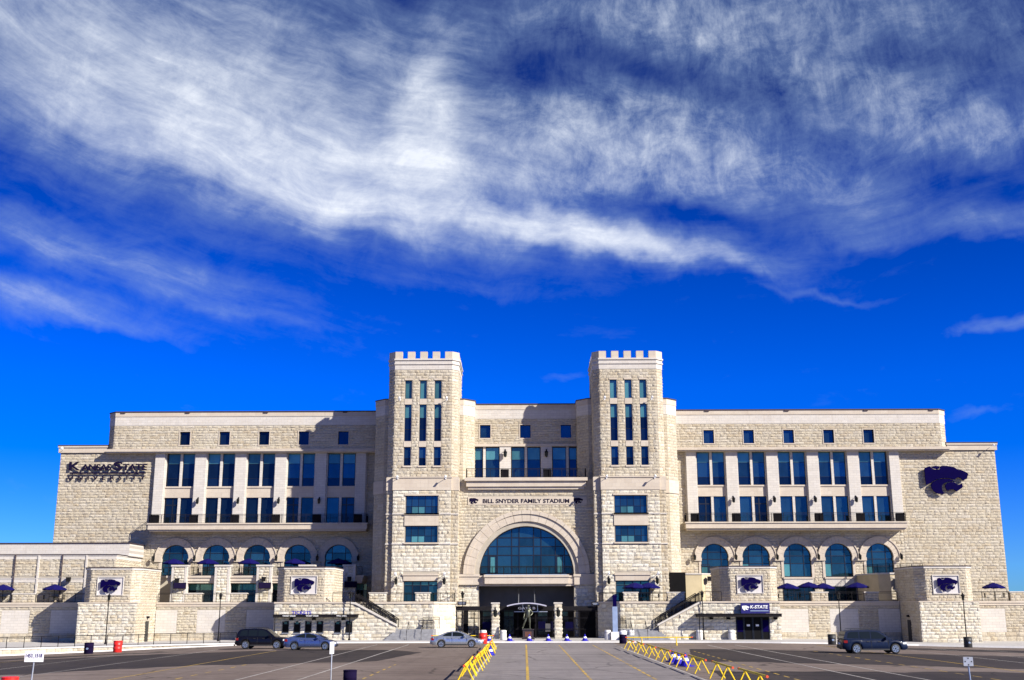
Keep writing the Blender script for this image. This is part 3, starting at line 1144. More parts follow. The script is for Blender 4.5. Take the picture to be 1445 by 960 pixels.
    for k, w in enumerate(W):
        L, Rr = X(w) - 1.83, X(w) + 1.83
        p = MB()
        p.box(L - 0.15, Rr + 0.15, YW - 0.12, YW + 0.3, 17.55, 18.95)
        p.box(L - 0.15, Rr + 0.15, YW - 0.22, YW + 0.3, 18.8, 19.0)
        p.build('spandrel_panel', 'caststone', ST)
        p = MB()
        p.box(X(w) - 0.16, X(w) + 0.16, YW - 0.08, YW + 0.3, 14.1, 17.55)
        p.box(X(w) - 0.16, X(w) + 0.16, YW - 0.08, YW + 0.3, 19.0, 23.45)
        p.build('mullion', 'smooth_panel', ST)
        for e in (-1, 1):
            u0, u1 = sorted((X(w) + e * 0.16, X(w) + e * 1.80))
            shade = 'glass' if (s > 0 or k < 3) else 'glass_dark'
            if s < 0:
                shade = 'glass_dark' if k > 1 else 'glass'
            window(front(YW + 0.15), u0, u1, 19.0, 23.35, 0, 1, [20.05, 21.95], ST, mats=lambda i, q, sh=shade: ('glass_dark' if q == 0 else sh) if q < 2 else 'glass_teal')
            door = (s > 0 and (k, e) in ((0, -1), (1, 1))) or (s < 0 and (k, e) in ((0, 1), (1, -1), (4, -1)))
            if door:
                du = u0 + (0.62 if e > 0 else 0.95)
                window(front(YW + 0.15), u0, u1, 14.15, 17.55, 0, [du], [16.6], ST, mats=lambda i, q: 'glass_dark', bar=0.16)
            else:
                window(front(YW + 0.15), u0, u1, 14.15, 17.55, 0, 1, [], ST, mats=lambda i, q, sh=shade: sh)
    m = MB()
    a, b = rng(18.6, 21.4)
    m.box(a, b, YW, YW + 0.4, 13.2, 23.4)
    m.build('return_wall', 'mortar', ST)
    st = MB()
    stones(front(YW), a, b, 13.2, 23.3, h=0.36, seed=seed0 + 5, mb=st)
    stuff_stone(st, ST, 'return_stonework')
    # --- ledge and attic storey
    c = trim('ledge')
    c.box(*rng(18.5, 54.95), YA - 0.2, YW + 0.5, 23.45, 23.78)
    c.box(*rng(18.5, 54.85), YA - 0.05, YW + 0.5, 23.3, 23.45)
    c.done()
    sw = [34.2 + 5.19 * k for k in (-2, -1, 0, 1, 2)]
    hs = [hole(X(x) - 0.68, X(x) + 0.68, 24.3, 26.05) for x in sw]
    a, b = rng(18.6, 53.9)
    m = MB(); st = MB()
    fa = front(YA)
    wall(m, fa, a, b, 23.78, 28.55, hs, 0.35)
    chm = [(X(53.9), YA), (X(54.9), YA + 1.0)]
    fc = Frame(chm[0], chm[1]) if s > 0 else Frame(chm[1], chm[0])
    wall(m, fc, 0, fc.L, 23.78, 28.55, [], 0.3)
    m.face([(X(54.9), YA + 1, 23.78), (X(54.9), 40, 23.78), (X(54.9), 40, 28.55), (X(54.9), YA + 1, 28.55)])
    wo = m.build('attic_wall', 'mortar', ST)
    stones(fa, a, b, 23.78, 26.85, holes=[hole(h['u0'] - 0.1, h['u1'] + 0.1, h['z0'] - .1, h['z1'] + .1) for h in hs], h=0.34, seed=seed0 + 3, mb=st, k=0.9)
    stones(fc, 0, fc.L, 23.78, 26.85, h=0.34, seed=seed0 + 4, mb=st)
    stuff_stone(st, wo)
    plan = lambda o: [(X(18.6), YW + 0.4), (X(18.6), YA - o), (X(53.9), YA - o), (X(54.9 + o), YA + 1.0 - o * .4), (X(54.9 + o), YW + 0.4)]
    p = MB(); p.prism(plan(0.07), 26.87, 28.06); p.build('parapet_course', 'smooth_panel', ST)
    p = MB(); p.prism(plan(0.13), 28.06, 28.62); p.build('parapet_band', 'caststone', ST)
    p = MB(); p.prism(plan(0.2), 28.62, 28.76); p.build('roof_edge', 'coping', ST)
    for h in hs:
        p = MB()
        for (q0, q1, r0, r1) in ((h['u0'] - .13, h['u1'] + .13, h['z0'] - .13, h['z0']), (h['u0'] - .13, h['u1'] + .13, h['z1'], h['z1'] + .11), (h['u0'] - .11, h['u0'], h['z0'], h['z1']), (h['u1'], h['u1'] + .11, h['z0'], h['z1'])):
            p.box(q0, q1, YA - 0.08, YA + 0.1, r0, r1)
        p.build('window_surround', 'caststone', ST)
        window(front(YA + 0.3), h['u0'], h['u1'], h['z0'], h['z1'], 0, 1, [], ST, mats=lambda i, q: 'glass' if s > 0 else 'glass_dark')
    for x in (23.7, 34.1, 44.4, 52.9):
        p = MB(); p.box(X(x) - .28, X(x) + .28, YA - .24, YA, 28.48, 28.68); p.build('scupper', 'coping', ST)
    # --- balcony
    a, b = rng(20.25, 48.2)
    p = MB()
    p.box(a, b, 15.2, YW - 0.03, 13.32, 13.95)
    p.box(a - 0.1, b + 0.1, 15.08, YW - 0.03, 13.95, 14.12)
    p.box(a + 0.15, b - 0.15, 15.4, YW - 0.03, 13.1, 13.32)
    bal = p.build('balcony', 'caststone', ST)
    p = MB()
    railing(p, [(a + 0.1, YW - 0.6), (a + 0.1, 15.3), (b - 0.1, 15.3), (b - 0.1, YW - 0.6)], 14.12, 1.1, 1.5, 0.16)
    p.build('railing', 'iron', bal)
    for x in edges:
        p = MB()
        xx = min(max(X(x), a + 0.7), b - 0.7)
        p.box(xx - 0.52, xx + 0.52, 15.36, 15.75, 14.16, 15.18)
        p.build('planter', 'iron', bal)


wing(-1)
wing(1)


def tower(s):
    X = lambda x: s * x
    seed0 = 300 if s < 0 else 400
    # ---- lower body
    tb = MB()
    x0, x1 = sorted((X(8.2), X(16.85)))
    tb.box(x0, x1, 7.4, 18, -0.5, 19.0)
    p0, p1 = sorted((X(9.05), X(16.05)))
    cx = (p0 + p1) / 2
    wn = [hole(cx - 1.95, cx + 1.95, 14.6, 16.72), hole(cx - 1.95, cx + 1.95, 11.15, 13.12), hole(cx - 2.0, cx + 2.0, 4.3, 6.66)]
    f = front(7.0)
    body = MB()
    wall(body, f, p0, p1, -0.5, 19.0, wn, 0.35)
    for x in (p0, p1):
        body.face([(x, 7.0, -0.5), (x, 7.45, -0.5), (x, 7.45, 19), (x, 7.0, 19)])
    body.v += [v for v in []]
    i = len(tb.v)
    tb.v += body.v
    tb.f += [tuple(q + i for q in ff) for ff in body.f]
    tb.t += body.t
    base = tb.build('tower_base', 'mortar', ST)
    stones(f, p0, p1, 4.3, 17.35, holes=[hole(h['u0'] - .1, h['u1'] + .1, h['z0'] - .1, h['z1'] + (.2 if h['z1'] > 10 else 1.0)) for h in wn] + [hole(cx - 2.05, cx + 2.05, 13.0, 14.7)], h=0.435, lmin=0.62, lmax=1.35, seed=seed0, parent=base, single=True)
    # steps in the corner strips, the sides and their stones
    stq = MB()
    fs = front(7.4)
    for (a, b) in ((x0, p0), (p1, x1)):
        stones(fs, a, b, 4.3, 17.35, h=0.435, lmin=0.5, lmax=1.0, seed=seed0 + 7, mb=stq)
    fl = Frame((x0, 18), (x0, 7.4)); frr = Frame((x1, 7.4), (x1, 18))
    stones(fl, 0, fl.L, 4.3, 17.35, h=0.435, lmin=0.6, lmax=1.3, seed=seed0 + 8, mb=stq)
    stones(frr, 0, frr.L, 4.3, 17.35, h=0.435, lmin=0.6, lmax=1.3, seed=seed0 + 9, mb=stq)
    stuff_stone(stq, base, 'corner_stonework')
    c = MB()
    c.box(x0 - 0.08, x1 + 0.08, 7.3, 18, 17.37, 18.95)
    c.box(p0 - 0.05, p1 + 0.05, 6.88, 7.3, 17.37, 18.95)
    c.box(p0 - 0.12, p1 + 0.12, 6.78, 7.3, 18.86, 19.0)
    c.build('stone_band', 'caststone', base)
    for (za, zb) in ((13.12, 14.6), (6.66, 7.5)):
        c = MB()
        c.box(cx - 2.05, cx + 2.05, 6.86, 7.2, za + 0.02, zb - 0.02)
        c.box(cx - 2.15, cx + 2.15, 6.76, 7.2, zb - 0.2, zb)
        c.build('spandrel_panel', 'caststone', base)
    for z in (11.15, 14.6):
        c = MB(); c.box(cx - 2.1, cx + 2.1, 6.76, 7.2, z - 0.17, z); c.build('sill', 'caststone', base)
    c = MB(); c.box(cx - 2.1, cx + 2.1, 6.85, 7.2, 16.72, 16.92); c.build('lintel', 'caststone', base)
    for z in (14.55, 11.0):
        for (a, b, y) in ((x0 - .06, p0, 7.28), (p1, x1 + .06, 7.28), (p0 - .02, cx - 2.1, 6.86), (cx + 2.1, p1 + .02, 6.86)):
            c = MB(); c.box(a, b, y, 7.45, z - .07, z + .07); c.build('string_course', 'smooth_panel', base)
    for (za, zb, row) in ((14.6, 16.72, 15.45), (11.15, 13.12, 11.95)):
        window(front(7.27), cx - 1.95, cx + 1.95, za, zb, 0, [cx - 1.2, cx - .4, cx + .4, cx + 1.2], [row], ST, mats=lambda i, q: 'glass_teal' if (q == 0 and i in (1, 2)) else 'glass')
    window(front(7.27), cx - 2.0, cx + 2.0, 4.3, 6.62, 0, [cx - .95, cx, cx + .95], [6.15], ST, mats=lambda i, q: 'glass_teal' if q else ('glass_dark' if i in (1, 2) else 'glass'), bar=0.12)
    # ---- upper octagon
    a0, a1 = sorted((X(8.35), X(16.95)))
    c0, c1 = a0 + .78, a1 - .78
    plan = oct_plan(a0, a1, 7.5, 14.6, .78)
    cc = (c0 + c1) / 2
    cols = [cc - 1.83, cc, cc + 1.83]
    rows = [(20.4, 22.7), (23.4, 27.96), (28.67, 31.0)]
    hs = [hole(u - 0.43, u + 0.43, z0, z1) for u in cols for z0, z1 in rows]
    up = MB(); st = MB()
    for k in range(5):
        fr = Frame(plan[k], plan[k + 1])
        if k == 2:
            ff = front(7.5)
            wall(up, ff, c0, c1, 19.0, 32.4, hs, 0.35)
            stones(ff, c0, c1, 19.0, 32.3, holes=[hole(h['u0'] - .06, h['u1'] + .06, h['z0'] - .1, h['z1'] + .1) for h in hs] + [hole(u - .49, u + .49, za, zb) for u in cols for za, zb in ((22.6, 23.5), (27.9, 28.7))], h=0.37, lmin=0.5, lmax=1.1, seed=seed0 + 20, mb=st)
        else:
            up.face([fr.p(0, 0, 19), fr.p(fr.L, 0, 19), fr.p(fr.L, 0, 32.4), fr.p(0, 0, 32.4)])
            stones(fr, 0, fr.L, 19.0, 32.3, h=0.37, lmin=0.5, lmax=1.1, seed=seed0 + 20 + k, mb=st)
    core = MB(); core.prism(oct_plan(a0 + .4, a1 - .4, 7.9, 14.6, .7), 19, 33)
    i = len(up.v); up.v += core.v; up.f += [tuple(q + i for q in ff) for ff in core.f]; up.t += core.t
    shaft = up.build('tower_shaft', 'mortar', ST)
    stuff_stone(st, shaft)
    for u in cols:
        for za, zb in ((22.7, 23.4), (27.96, 28.67)):
            c = MB(); c.box(u - 0.47, u + 0.47, 7.44, 7.85, za, zb); c.build('spandrel_panel', 'caststone', shaft)
        c = MB(); c.box(u - 0.55, u + 0.55, 7.36, 7.8, 20.2, 20.4); c.build('sill', 'caststone', shaft)
        c = MB(); c.box(u - 0.5, u + 0.5, 7.40, 7.8, 31.0, 31.2); c.build('lintel', 'caststone', shaft)
        window(front(7.75), u - .43, u + .43, 20.4, 22.7, 0, 1, [21.35], ST, mats=lambda i, q: 'glass_dark' if q == 0 else 'glass', fw=.05)
        window(front(7.75), u - .43, u + .43, 23.4, 27.96, 0, 1, [24.9, 26.3], ST, mats=lambda i, q: 'glass_teal' if q == 2 else 'glass_dark', fw=.05)
        window(front(7.75), u - .43, u + .43, 28.67, 31.0, 0, 1, [], ST, mats=lambda i, q: 'glass_teal', fw=.05)
    c = MB()
    c.prism(oct_plan(a0 - .06, a1 + .06, 7.44, 14.66, .80), 32.35, 33.0)
    c.prism(oct_plan(a0 - .16, a1 + .16, 7.34, 14.76, .84), 33.0, 33.18)
    c.prism(oct_plan(a0 - .08, a1 + .08, 7.42, 14.68, .81), 33.18, 33.52)
    c.prism(oct_plan(a0 - .2, a1 + .2, 7.30, 14.8, .86), 33.52, 33.72)
    c.build('cornice', 'smooth_panel', shaft)
    # merlons
    gap, n = 0.66, 5
    L0, L1 = c0 - 0.02, c1 + 0.02
    w = (L1 - L0 - gap * 4) / 5
    for k in range(n):
        m = MB()
        u = L0 + k * (w + gap)
        if k == 0:
            m.prism([(u + w, 7.42), (u + w, 8.0), (a0 + .5, 8.45), (a0 - .08, 8.45), (a0 - .08, 8.2), (u, 7.42)], 33.72, 34.62)
        elif k == 4:
            m.prism([(u, 7.42), (u, 8.0), (a1 - .5, 8.45), (a1 + .08, 8.45), (a1 + .08, 8.2), (u + w, 7.42)], 33.72, 34.62)
        else:
            m.box(u, u + w, 7.42, 8.0, 33.72, 34.62)
        m.build('merlon', 'caststone', shaft)
    for k in range(4):
        for x in (a0, a1 - .55):
            m = MB(); m.box(x - .03, x + .58, 9.15 + k * 1.5, 10.0 + k * 1.5, 33.72, 34.62); m.build('merlon', 'caststone', shaft)
    m = MB()
    m.box(a0, a1, 14.1, 14.65, 33.72, 34.6)
    m.build('rear_parapet', 'caststone', shaft)
    # ---- stepped mass behind the tower
    b0, b1 = sorted((X(6.55), X(19.05)))
    plan = oct_plan(b0, b1, 11.0, 19.5, 1.35)
    m = MB(); st = MB()
    m.prism(plan, -0.5, 29.2)
    mass = m.build('tower_buttress', 'mortar', ST)
    for k in range(5):
        fr = Frame(plan[k], plan[k + 1])
        stones(fr, 0, fr.L, 4.3, 27.2, holes=[hole(0, fr.L, 17.3, 19.0)], h=0.37, lmin=0.5, lmax=1.1, seed=seed0 + 40 + k, mb=st, k=0.85)
    stuff_stone(st, mass)
    c = MB(); c.prism(oct_plan(b0 - .1, b1 + .1, 10.9, 19.5, 1.38), 17.37, 18.95); c.build('stone_band', 'caststone', mass)
    c = MB(); c.prism(oct_plan(b0 - .06, b1 + .06, 10.94, 19.5, 1.37), 27.2, 28.5); c.build('parapet_course', 'smooth_panel', mass)
    c = MB(); c.prism(oct_plan(b0 - .1, b1 + .1, 10.9, 19.5, 1.38), 28.5, 29.2); c.build('parapet_band', 'caststone', mass)
    c = MB(); c.prism(oct_plan(b0 - .16, b1 + .16, 10.84, 19.6, 1.4), 29.2, 29.32); c.build('roof_edge', 'coping', mass)


tower(-1)
tower(1)


def centre():
    YC, YU = 9.0, 14.0
    # ---- arch wall between the towers
    f = front(YC)
    m = MB(); st = MB()
    ar = [arch(0, 5.72, 7.5 - 7.9, 7.5)]
    wall(m, f, -8.2, 8.2, -0.4, 18.9, ar, 0.9)
    m.box(-8.2, 8.2, YC + 0.9, YC + 1.0, 18.0, 18.9)
    wo = m.build('gate_wall', 'mortar', ST)
    stones(f, -8.2, 8.2, 7.5, 17.6, holes=[arch(0, 7.5, 7.0, 7.5), hole(-7.15, 7.45, 15.75, 16.75)], h=0.36, seed=501, mb=st)
    stuff_stone(st, wo)
    for e in (-1, 1):      # stone piers below the arch
        x0, x1 = sorted((e * 5.85, e * 8.2))
        stones(f, x0, x1, 0.1, 6.2, h=0.44, lmin=0.6, lmax=1.1, seed=510 + e, parent=wo, single=True)
        fi = Frame((-5.72, YC), (-5.72, YC + 3)) if e < 0 else Frame((5.72, YC + 3), (5.72, YC))
        c = MB()
        x0, x1 = sorted((e * 5.72, e * 8.22))
        c.box(x0, x1, YC - 0.35, YC + 0.9, 6.25, 7.2)
        c.box(x0 - .08, x1 + .08, YC - 0.45, YC + 0.9, 7.2, 7.48)
        c.build('impost', 'caststone', wo)
        c = MB()
        x0, x1 = sorted((e * 5.72, e * 6.3))
        c.box(x0, x1, YC + .02, YC + 3.2, 0, 6.25)
        c.build('pier', 'caststone', wo)
    # voussoirs of the great arch
    n = 21
    for j in range(n):
        a0, a1 = math.pi * j / n + 0.0022, math.pi * (j + 1) / n - 0.0022
        m = MB()
        for (r0, r1, y0) in ((5.70, 6.28, YC + 0.18), (6.28, 7.15, YC - 0.22), (7.15, 7.6, YC - 0.36)):
            pl = [(r0 * math.cos(a0 + (a1 - a0) * i / 3), 7.5 + r0 * math.sin(a0 + (a1 - a0) * i / 3)) for i in range(4)]
            pl += [(r1 * math.cos(a0 + (a1 - a0) * i / 3), 7.5 + r1 * math.sin(a0 + (a1 - a0) * i / 3)) for i in (3, 2, 1, 0)]
            m.xz(pl, y0, YC + 0.6)
        m.build('voussoir', 'caststone', wo)
    us = [-4.62, -3.52, -1.78, -0.88, 0.88, 1.78, 3.52, 4.62]
    arch_window(0, 5.72, 7.5, 7.5, YC + 0.75, us, [9.75, 10.8, 11.85], ST, bar=0.12, fw=0.12)
    for e in (-1, 1):
        window(front(YC + 0.68), e * 4.05 - .42, e * 4.05 + .42, 7.55, 9.7, 0, 1, [], ST, mats=lambda i, q: 'glass_teal', fw=0.13)
    # balcony beam below the arch window
    c = MB()
    c.box(-5.74, 5.74, YC - 0.2, YC + 2.6, 6.35, 7.1)
    c.box(-5.0, 5.0, YC - 0.75, YC - 0.2, 6.35, 7.12)
    c.box(-5.72, 5.72, YC - 0.3, YC + 2.6, 7.12, 7.32)
    c.box(-5.1, 5.1, YC - 0.86, YC - 0.3, 7.12, 7.42)
    c.box(-5.72, 5.72, YC - 0.1, YC + 2.6, 6.1, 6.35)
    bm_ = c.build('gate_beam', 'caststone', ST)
    m = MB(); railing(m, [(-5.5, YC - 0.05), (5.5, YC - 0.05)], 7.42, 1.0, 1.4, 0.16); m.build('railing', 'iron', bm_)
    # name band
    c = MB(); c.box(-7.1, 7.4, YC - 0.1, YC + 0.2, 15.78, 16.72); c.build('name_band', 'caststone', wo)
    # ---- upper balcony
    c = MB()
    c.box(-7.5, 7.5, YC - 0.85, YU - .02, 18.62, 19.02)
    c.prism([(-7.3, YC - .6), (7.3, YC - .6), (7.3, YU - .02), (-7.3, YU - .02)], 17.95, 18.62)
    c.prism([(-7.1, YC - .4), (7.1, YC - .4), (7.1, YU - .02), (-7.1, YU - .02)], 17.62, 17.95)
    bal = c.build('balcony', 'caststone', ST)
    m = MB(); railing(m, [(-7.3, YC + 1), (-7.3, YC - .7), (7.3, YC - .7), (7.3, YC + 1)], 19.02, 1.1, 1.5, 0.16); m.build('railing', 'iron', bal)
    for x in (-2.6, 2.6):
        m = MB(); m.box(x - .5, x + .5, YC - .6, YC - .2, 19.06, 20.06); m.build('planter', 'iron', bal)
    # ---- upper wall
    m = MB(); st = MB()
    f = front(YU)
    sw = [-5.2, -0.05, 5.15]
    hs = [hole(x - .68, x + .68, 24.72, 26.42) for x in sw]
    wall(m, f, -6.7, 6.7, 23.9, 29.0, hs, 0.35)
    m.box(-6.7, 6.7, YU + 0.5, YU + 8, 18.5, 29.0)
    wo = m.build('attic_wall', 'mortar', ST)
    stones(f, -6.7, 6.7, 23.95, 27.2, holes=[hole(h['u0'] - .1, h['u1'] + .1, h['z0'] - .1, h['z1'] + .1) for h in hs], h=0.34, seed=520, mb=st, k=.9)
    stuff_stone(st, wo)
    for h in hs:
        p = MB()
        for (q0, q1, r0, r1) in ((h['u0'] - .13, h['u1'] + .13, h['z0'] - .13, h['z0']), (h['u0'] - .13, h['u1'] + .13, h['z1'], h['z1'] + .11), (h['u0'] - .11, h['u0'], h['z0'], h['z1']), (h['u1'], h['u1'] + .11, h['z0'], h['z1'])):
            p.box(q0, q1, YU - 0.08, YU + 0.1, r0, r1)
        p.build('window_surround', 'caststone', wo)
        window(front(YU + .3), h['u0'], h['u1'], h['z0'], h['z1'], 0, 1, [], ST)
    p = MB(); p.box(-6.7, 6.7, YU - .07, YU + .6, 27.2, 28.4); p.build('parapet_course', 'smooth_panel', wo)
    p = MB(); p.box(-6.7, 6.7, YU - .12, YU + .6, 28.4, 29.05); p.build('parapet_band', 'caststone', wo)
    p = MB(); p.box(-6.7, 6.7, YU - .2, YU + .7, 29.05, 29.18); p.build('roof_edge', 'coping', wo)
    p = MB(); p.box(-6.7, 6.7, YU - .22, YU + .6, 23.62, 23.95); p.build('ledge', 'caststone', wo)
    for x in (-2.62, 2.62):
        p = MB(); p.box(x - .72, x + .72, YU - .12, YU + .6, 19.0, 23.62); p.build('pilaster', 'smooth_panel', wo)
    for x in (-5.3, 0.0, 5.3):
        p = MB(); p.box(x - .16, x + .16, YU + .05, YU + .6, 19.0, 23.62); p.build('mullion', 'smooth_panel', wo)
    for (u0, u1, d) in ((-6.65, -5.46, 1), (-5.14, -3.4, 0), (-1.84, -.16, 0), (.16, 1.84, 0), (3.4, 5.14, 0), (5.46, 6.65, 1)):
        window(front(YU + .3), u0, u1, 19.0, 23.55, 0, 1, [21.95], ST, mats=lambda i, q, d=d: 'glass_teal' if q else ('glass_dark' if d else 'glass'), fw=.13 if d else .07)
    # ---- lobby
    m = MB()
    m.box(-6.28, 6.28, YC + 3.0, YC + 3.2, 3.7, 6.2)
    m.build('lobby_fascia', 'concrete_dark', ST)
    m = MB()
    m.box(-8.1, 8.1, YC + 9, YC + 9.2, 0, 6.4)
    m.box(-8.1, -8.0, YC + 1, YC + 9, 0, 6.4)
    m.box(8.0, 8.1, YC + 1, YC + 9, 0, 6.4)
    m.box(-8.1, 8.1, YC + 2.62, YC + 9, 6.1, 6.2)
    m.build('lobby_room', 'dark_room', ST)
    m = MB(); m.box(-8.0, 8.0, YC + .4, YC + 9, .1, .128); m.build('lobby_dark_sheet', 'dark_room', ST)  # dark sheet added over the pale floor to cut its bounced light
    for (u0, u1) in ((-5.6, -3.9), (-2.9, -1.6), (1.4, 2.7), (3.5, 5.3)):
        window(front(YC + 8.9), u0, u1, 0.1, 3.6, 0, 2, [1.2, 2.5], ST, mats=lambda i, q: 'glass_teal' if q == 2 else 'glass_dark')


centre()

# ---- lower decks of the wings, still part of the stadium
def left_deck():
    m = MB()
    m.box(-44.6, -20.3, 13.1, YW - .35, 6.85, 7.42)
    m.box(-44.7, -20.2, 12.98, YW - .35, 7.25, 7.5)
    m.box(-44.5, -20.4, 13.2, YW - .35, 6.6, 6.85)
    dk = m.build('upper_deck', 'caststone', ST)
    m = MB(); railing(m, [(-44.4, 13.2), (-20.4, 13.2)], 7.5, 1.07, 1.5, 0.16); m.build('railing', 'iron', dk)
    for k, (x, w) in enumerate(((-43.0, .95), (-37.65, .93), (-32.45, .93), (-27.2, .93), (-21.9, .76))):
        m = MB()
        m.box(x - w + .08, x + w - .08, 12.68, 13.6, 4.2, 8.6)
        p = m.build('deck_pier', 'mortar', ST)
        stones(front(12.68), x - w + .28, x + w - .28, 4.25, 8.55, h=0.36, lmin=.45, lmax=.9, seed=600 + k, parent=p, single=True)
        m = MB()
        for e in (-1, 1):
            m.box(x + e * (w - .28), x + e * w, 12.6, 13.65, 4.2, 8.6)
        m.box(x - w - .08, x + w + .08, 12.5, 13.75, 8.6, 8.8)
        m.build('pier_edging', 'smooth_panel', p)
    ends = [-44.6, -43.0, -37.65, -32.45, -27.2, -21.9, -19.5]
    for a, b in zip(ends, ends[1:]):
        window(front(15.4), a + .5, b - .5, 4.25, 6.55, 0, 3, [5.75], ST, mats=lambda i, q: 'glass_teal' if q else 'glass_dark')


def right_deck():
    W = [34.6 + 5.25 * k for k in (-2, -1, 0, 1, 2)]
    for w in W[1:4]:
        c = MB()
        c.box(w - 1.8, w + 1.8, YW - .1, YW + .4, 6.15, 7.08)
        c.build('spandrel_panel', 'smooth_panel', ST)
        window(front(YW - .05), w - 2.0, w + 2.0, 4.25, 6.1, 0, 3, [], ST, mats=lambda i, q: 'glass_dark')
    # stair towers at both ends of the right wing
    for (plan, fx, fy) in (([(42.0, YW), (43.1, 12.2), (44.2, 11.0), (48.5, 11.0), (48.5, YW)], (44.2, 48.5), 11.0), ([(19.3, YW), (19.3, 10.6), (21.3, 10.6), (22.6, 11.6), (22.6, YW)], None, 0)):
        m = MB(); m.prism(plan, 4.0, 7.45)
        v = m.build('stair_block', 'tan_wall', ST)
        if fx:
            st = MB(); stones(front(fy), fx[0], fx[1], 4.3, 7.2, h=.36, seed=640, mb=st); stuff_stone(st, v)
            c = MB(); c.prism([(41.9, YW), (43.0, 12.1), (44.15, 10.9), (48.6, 10.9), (48.6, YW)], 7.45, 7.65); c.build('coping', 'smooth_panel', v)
            m = MB(); railing(m, [(42.5, 16), (43.2, 12.5), (44.3, 11.2), (48.3, 11.2)], 7.65, 1.05, 1.4, 0.16); m.build('railing', 'iron', v)
        else:
            st = MB(); fr = Frame(plan[2], plan[3]); stones(fr, .5, fr.L, 4.3, 7.2, h=.36, seed=641, mb=st); stuff_stone(st, v)
            c = MB(); c.prism([(p[0], p[1] - .08) for p in plan[1:]] + [(19.3, YW)], 7.45, 7.6); c.build('coping', 'smooth_panel', v)
            m = MB(); railing(m, [(21.3, 10.8), (22.5, 11.8)], 7.6, 1.05, 1.2, 0.16); m.build('railing', 'iron', v)
    m = MB(); m.box(17.3, 19.25, 10.2, 10.5, 4.25, 7.7)
    m.build('stair_door', 'dark_room', ST)


left_deck()
right_deck()

# ------------------------------------------------------------------ annex on the far left
AX = thing('annex_building', 'low banded stone annex wing at the far left edge, beside the main wing', 'building')
m = MB()
m.box(-90, -49.5, 8.5, YW - .05, 0, 9.85)
core = m.build('annex_wall', 'mortar', AX)
st = MB()
hl = [hole(-95, -40, 9.35, 9.9), hole(-95, -40, 6.6, 7.2)]
stones(front(8.5), -80, -49.5, 4.2, 9.8, holes=hl, h=.34, seed=700, mb=st)
fr = Frame((-49.5, 8.5), (-49.5, YW - .05))
stones(fr, 0, fr.L, 4.2, 9.8, holes=[hole(-1, 20, 9.35, 9.9), hole(-1, 20, 6.6, 7.2)], h=.34, seed=701, mb=st)
stuff_stone(st, core)
for za, zb in ((9.36, 9.85), (6.62, 7.15)):
    m = MB(); m.box(-90, -49.42, 8.42, YW - .05, za, zb)
    m.box(-90, -49.36, 8.36, YW - .05, zb - .1, zb)
    m.build('stone_band', 'smooth_panel', AX)
for x in (-76, -70.2, -64.6, -58.8, -53.0):
    m = MB(); m.box(x - .11, x + .11, 8.33, 8.6, 4.2, 9.85); m.build('pilaster', 'smooth_panel', AX)
m = MB(); m.box(-90, -49.2, 12.0, YW - .06, 9.86, 11.4); m.build('parapet', 'smooth_panel', AX)
m = MB(); m.box(-90, -49.1, 11.9, YW - .06, 11.4, 11.52); m.box(-90, -49.3, 8.3, 11.95, 9.86, 9.95); m.build('roof_edge', 'coping', AX)
for x in (-61.6, -55.9):
    m = MB(); m.tube([(x, 8.28, 4.25), (x, 8.28, 9.9)], .07, 6); m.build('downpipe', 'coping', AX)


# ------------------------------------------------------------------ terraces between the pavilions
def terrace(x0, x1, panels, piers, label, seed, rail=True, gaps=()):
    T = thing('terrace', label, 'terrace')
    Y = 6.0
    hs = [hole(p - 1.65, p + 1.65, 0.75, 3.35) for p in panels]
    hs = [hole(max(h['u0'], x0), min(h['u1'], x1), h['z0'], h['z1']) for h in hs]
    m = MB()
    m.box(x0, x1, Y, YW - .4, -1, 4.05)
    c = m.build('terrace_core', 'mortar', T)
    st = MB()
    f = front(Y)
    stones(f, x0, x1, -0.3, .75, h=.42, lmin=.7, lmax=1.3, seed=seed, mb=st)
    stones(f, x0, x1, .75, 3.75, holes=hs, h=.30, lmin=.5, lmax=1.1, seed=seed + 1, mb=st)
    stuff_stone(st, c)
    m = MB(); m.box(x0, x1, Y - .12, Y + .9, 3.75, 4.02); m.box(x0, x1, Y - .2, Y + .95, 4.02, 4.25)
    m.build('coping', 'caststone', T)
    m = MB(); m.box(x0, x1, Y + .95, YW - .42, 4.05, 4.22); m.build('terrace_floor', 'concrete', T)
    for h in hs:
        m = MB(); m.box(h['u0'], h['u1'], Y - .03, Y + .05, h['z0'], h['z1'])
        for k in range(1, 8):
            z = h['z0'] + (h['z1'] - h['z0']) * k / 8
        m.build('smooth_panel', 'smooth_panel', T)
    pr = []
    for (a, b) in piers:
        m = MB(); m.box(a, b, Y + .05, Y + .7, 4.25, 5.2)
        p = m.build('parapet_pier', 'mortar', T)
        st = MB(); stones(front(Y + .05), a, b, 4.27, 5.18, h=.30, lmin=.45, lmax=.8, seed=seed + 5, mb=st); stuff_stone(st, p)
        m = MB(); m.box(a - .08, b + .08, Y - .04, Y + .78, 5.2, 5.33); m.build('pier_cap', 'smooth_panel', p)
        pr.append((a, b))
    if rail:
        m = MB()
        u = x0
        for a, b in sorted(pr) + [(x1, x1)]:
            if a - u > .4:
                railing(m, [(u + .05, Y + .3), (a - .05, Y + .3)], 4.25, 1.05, 1.5)
            u = b
        m.build('railing', 'iron', T)
    return T


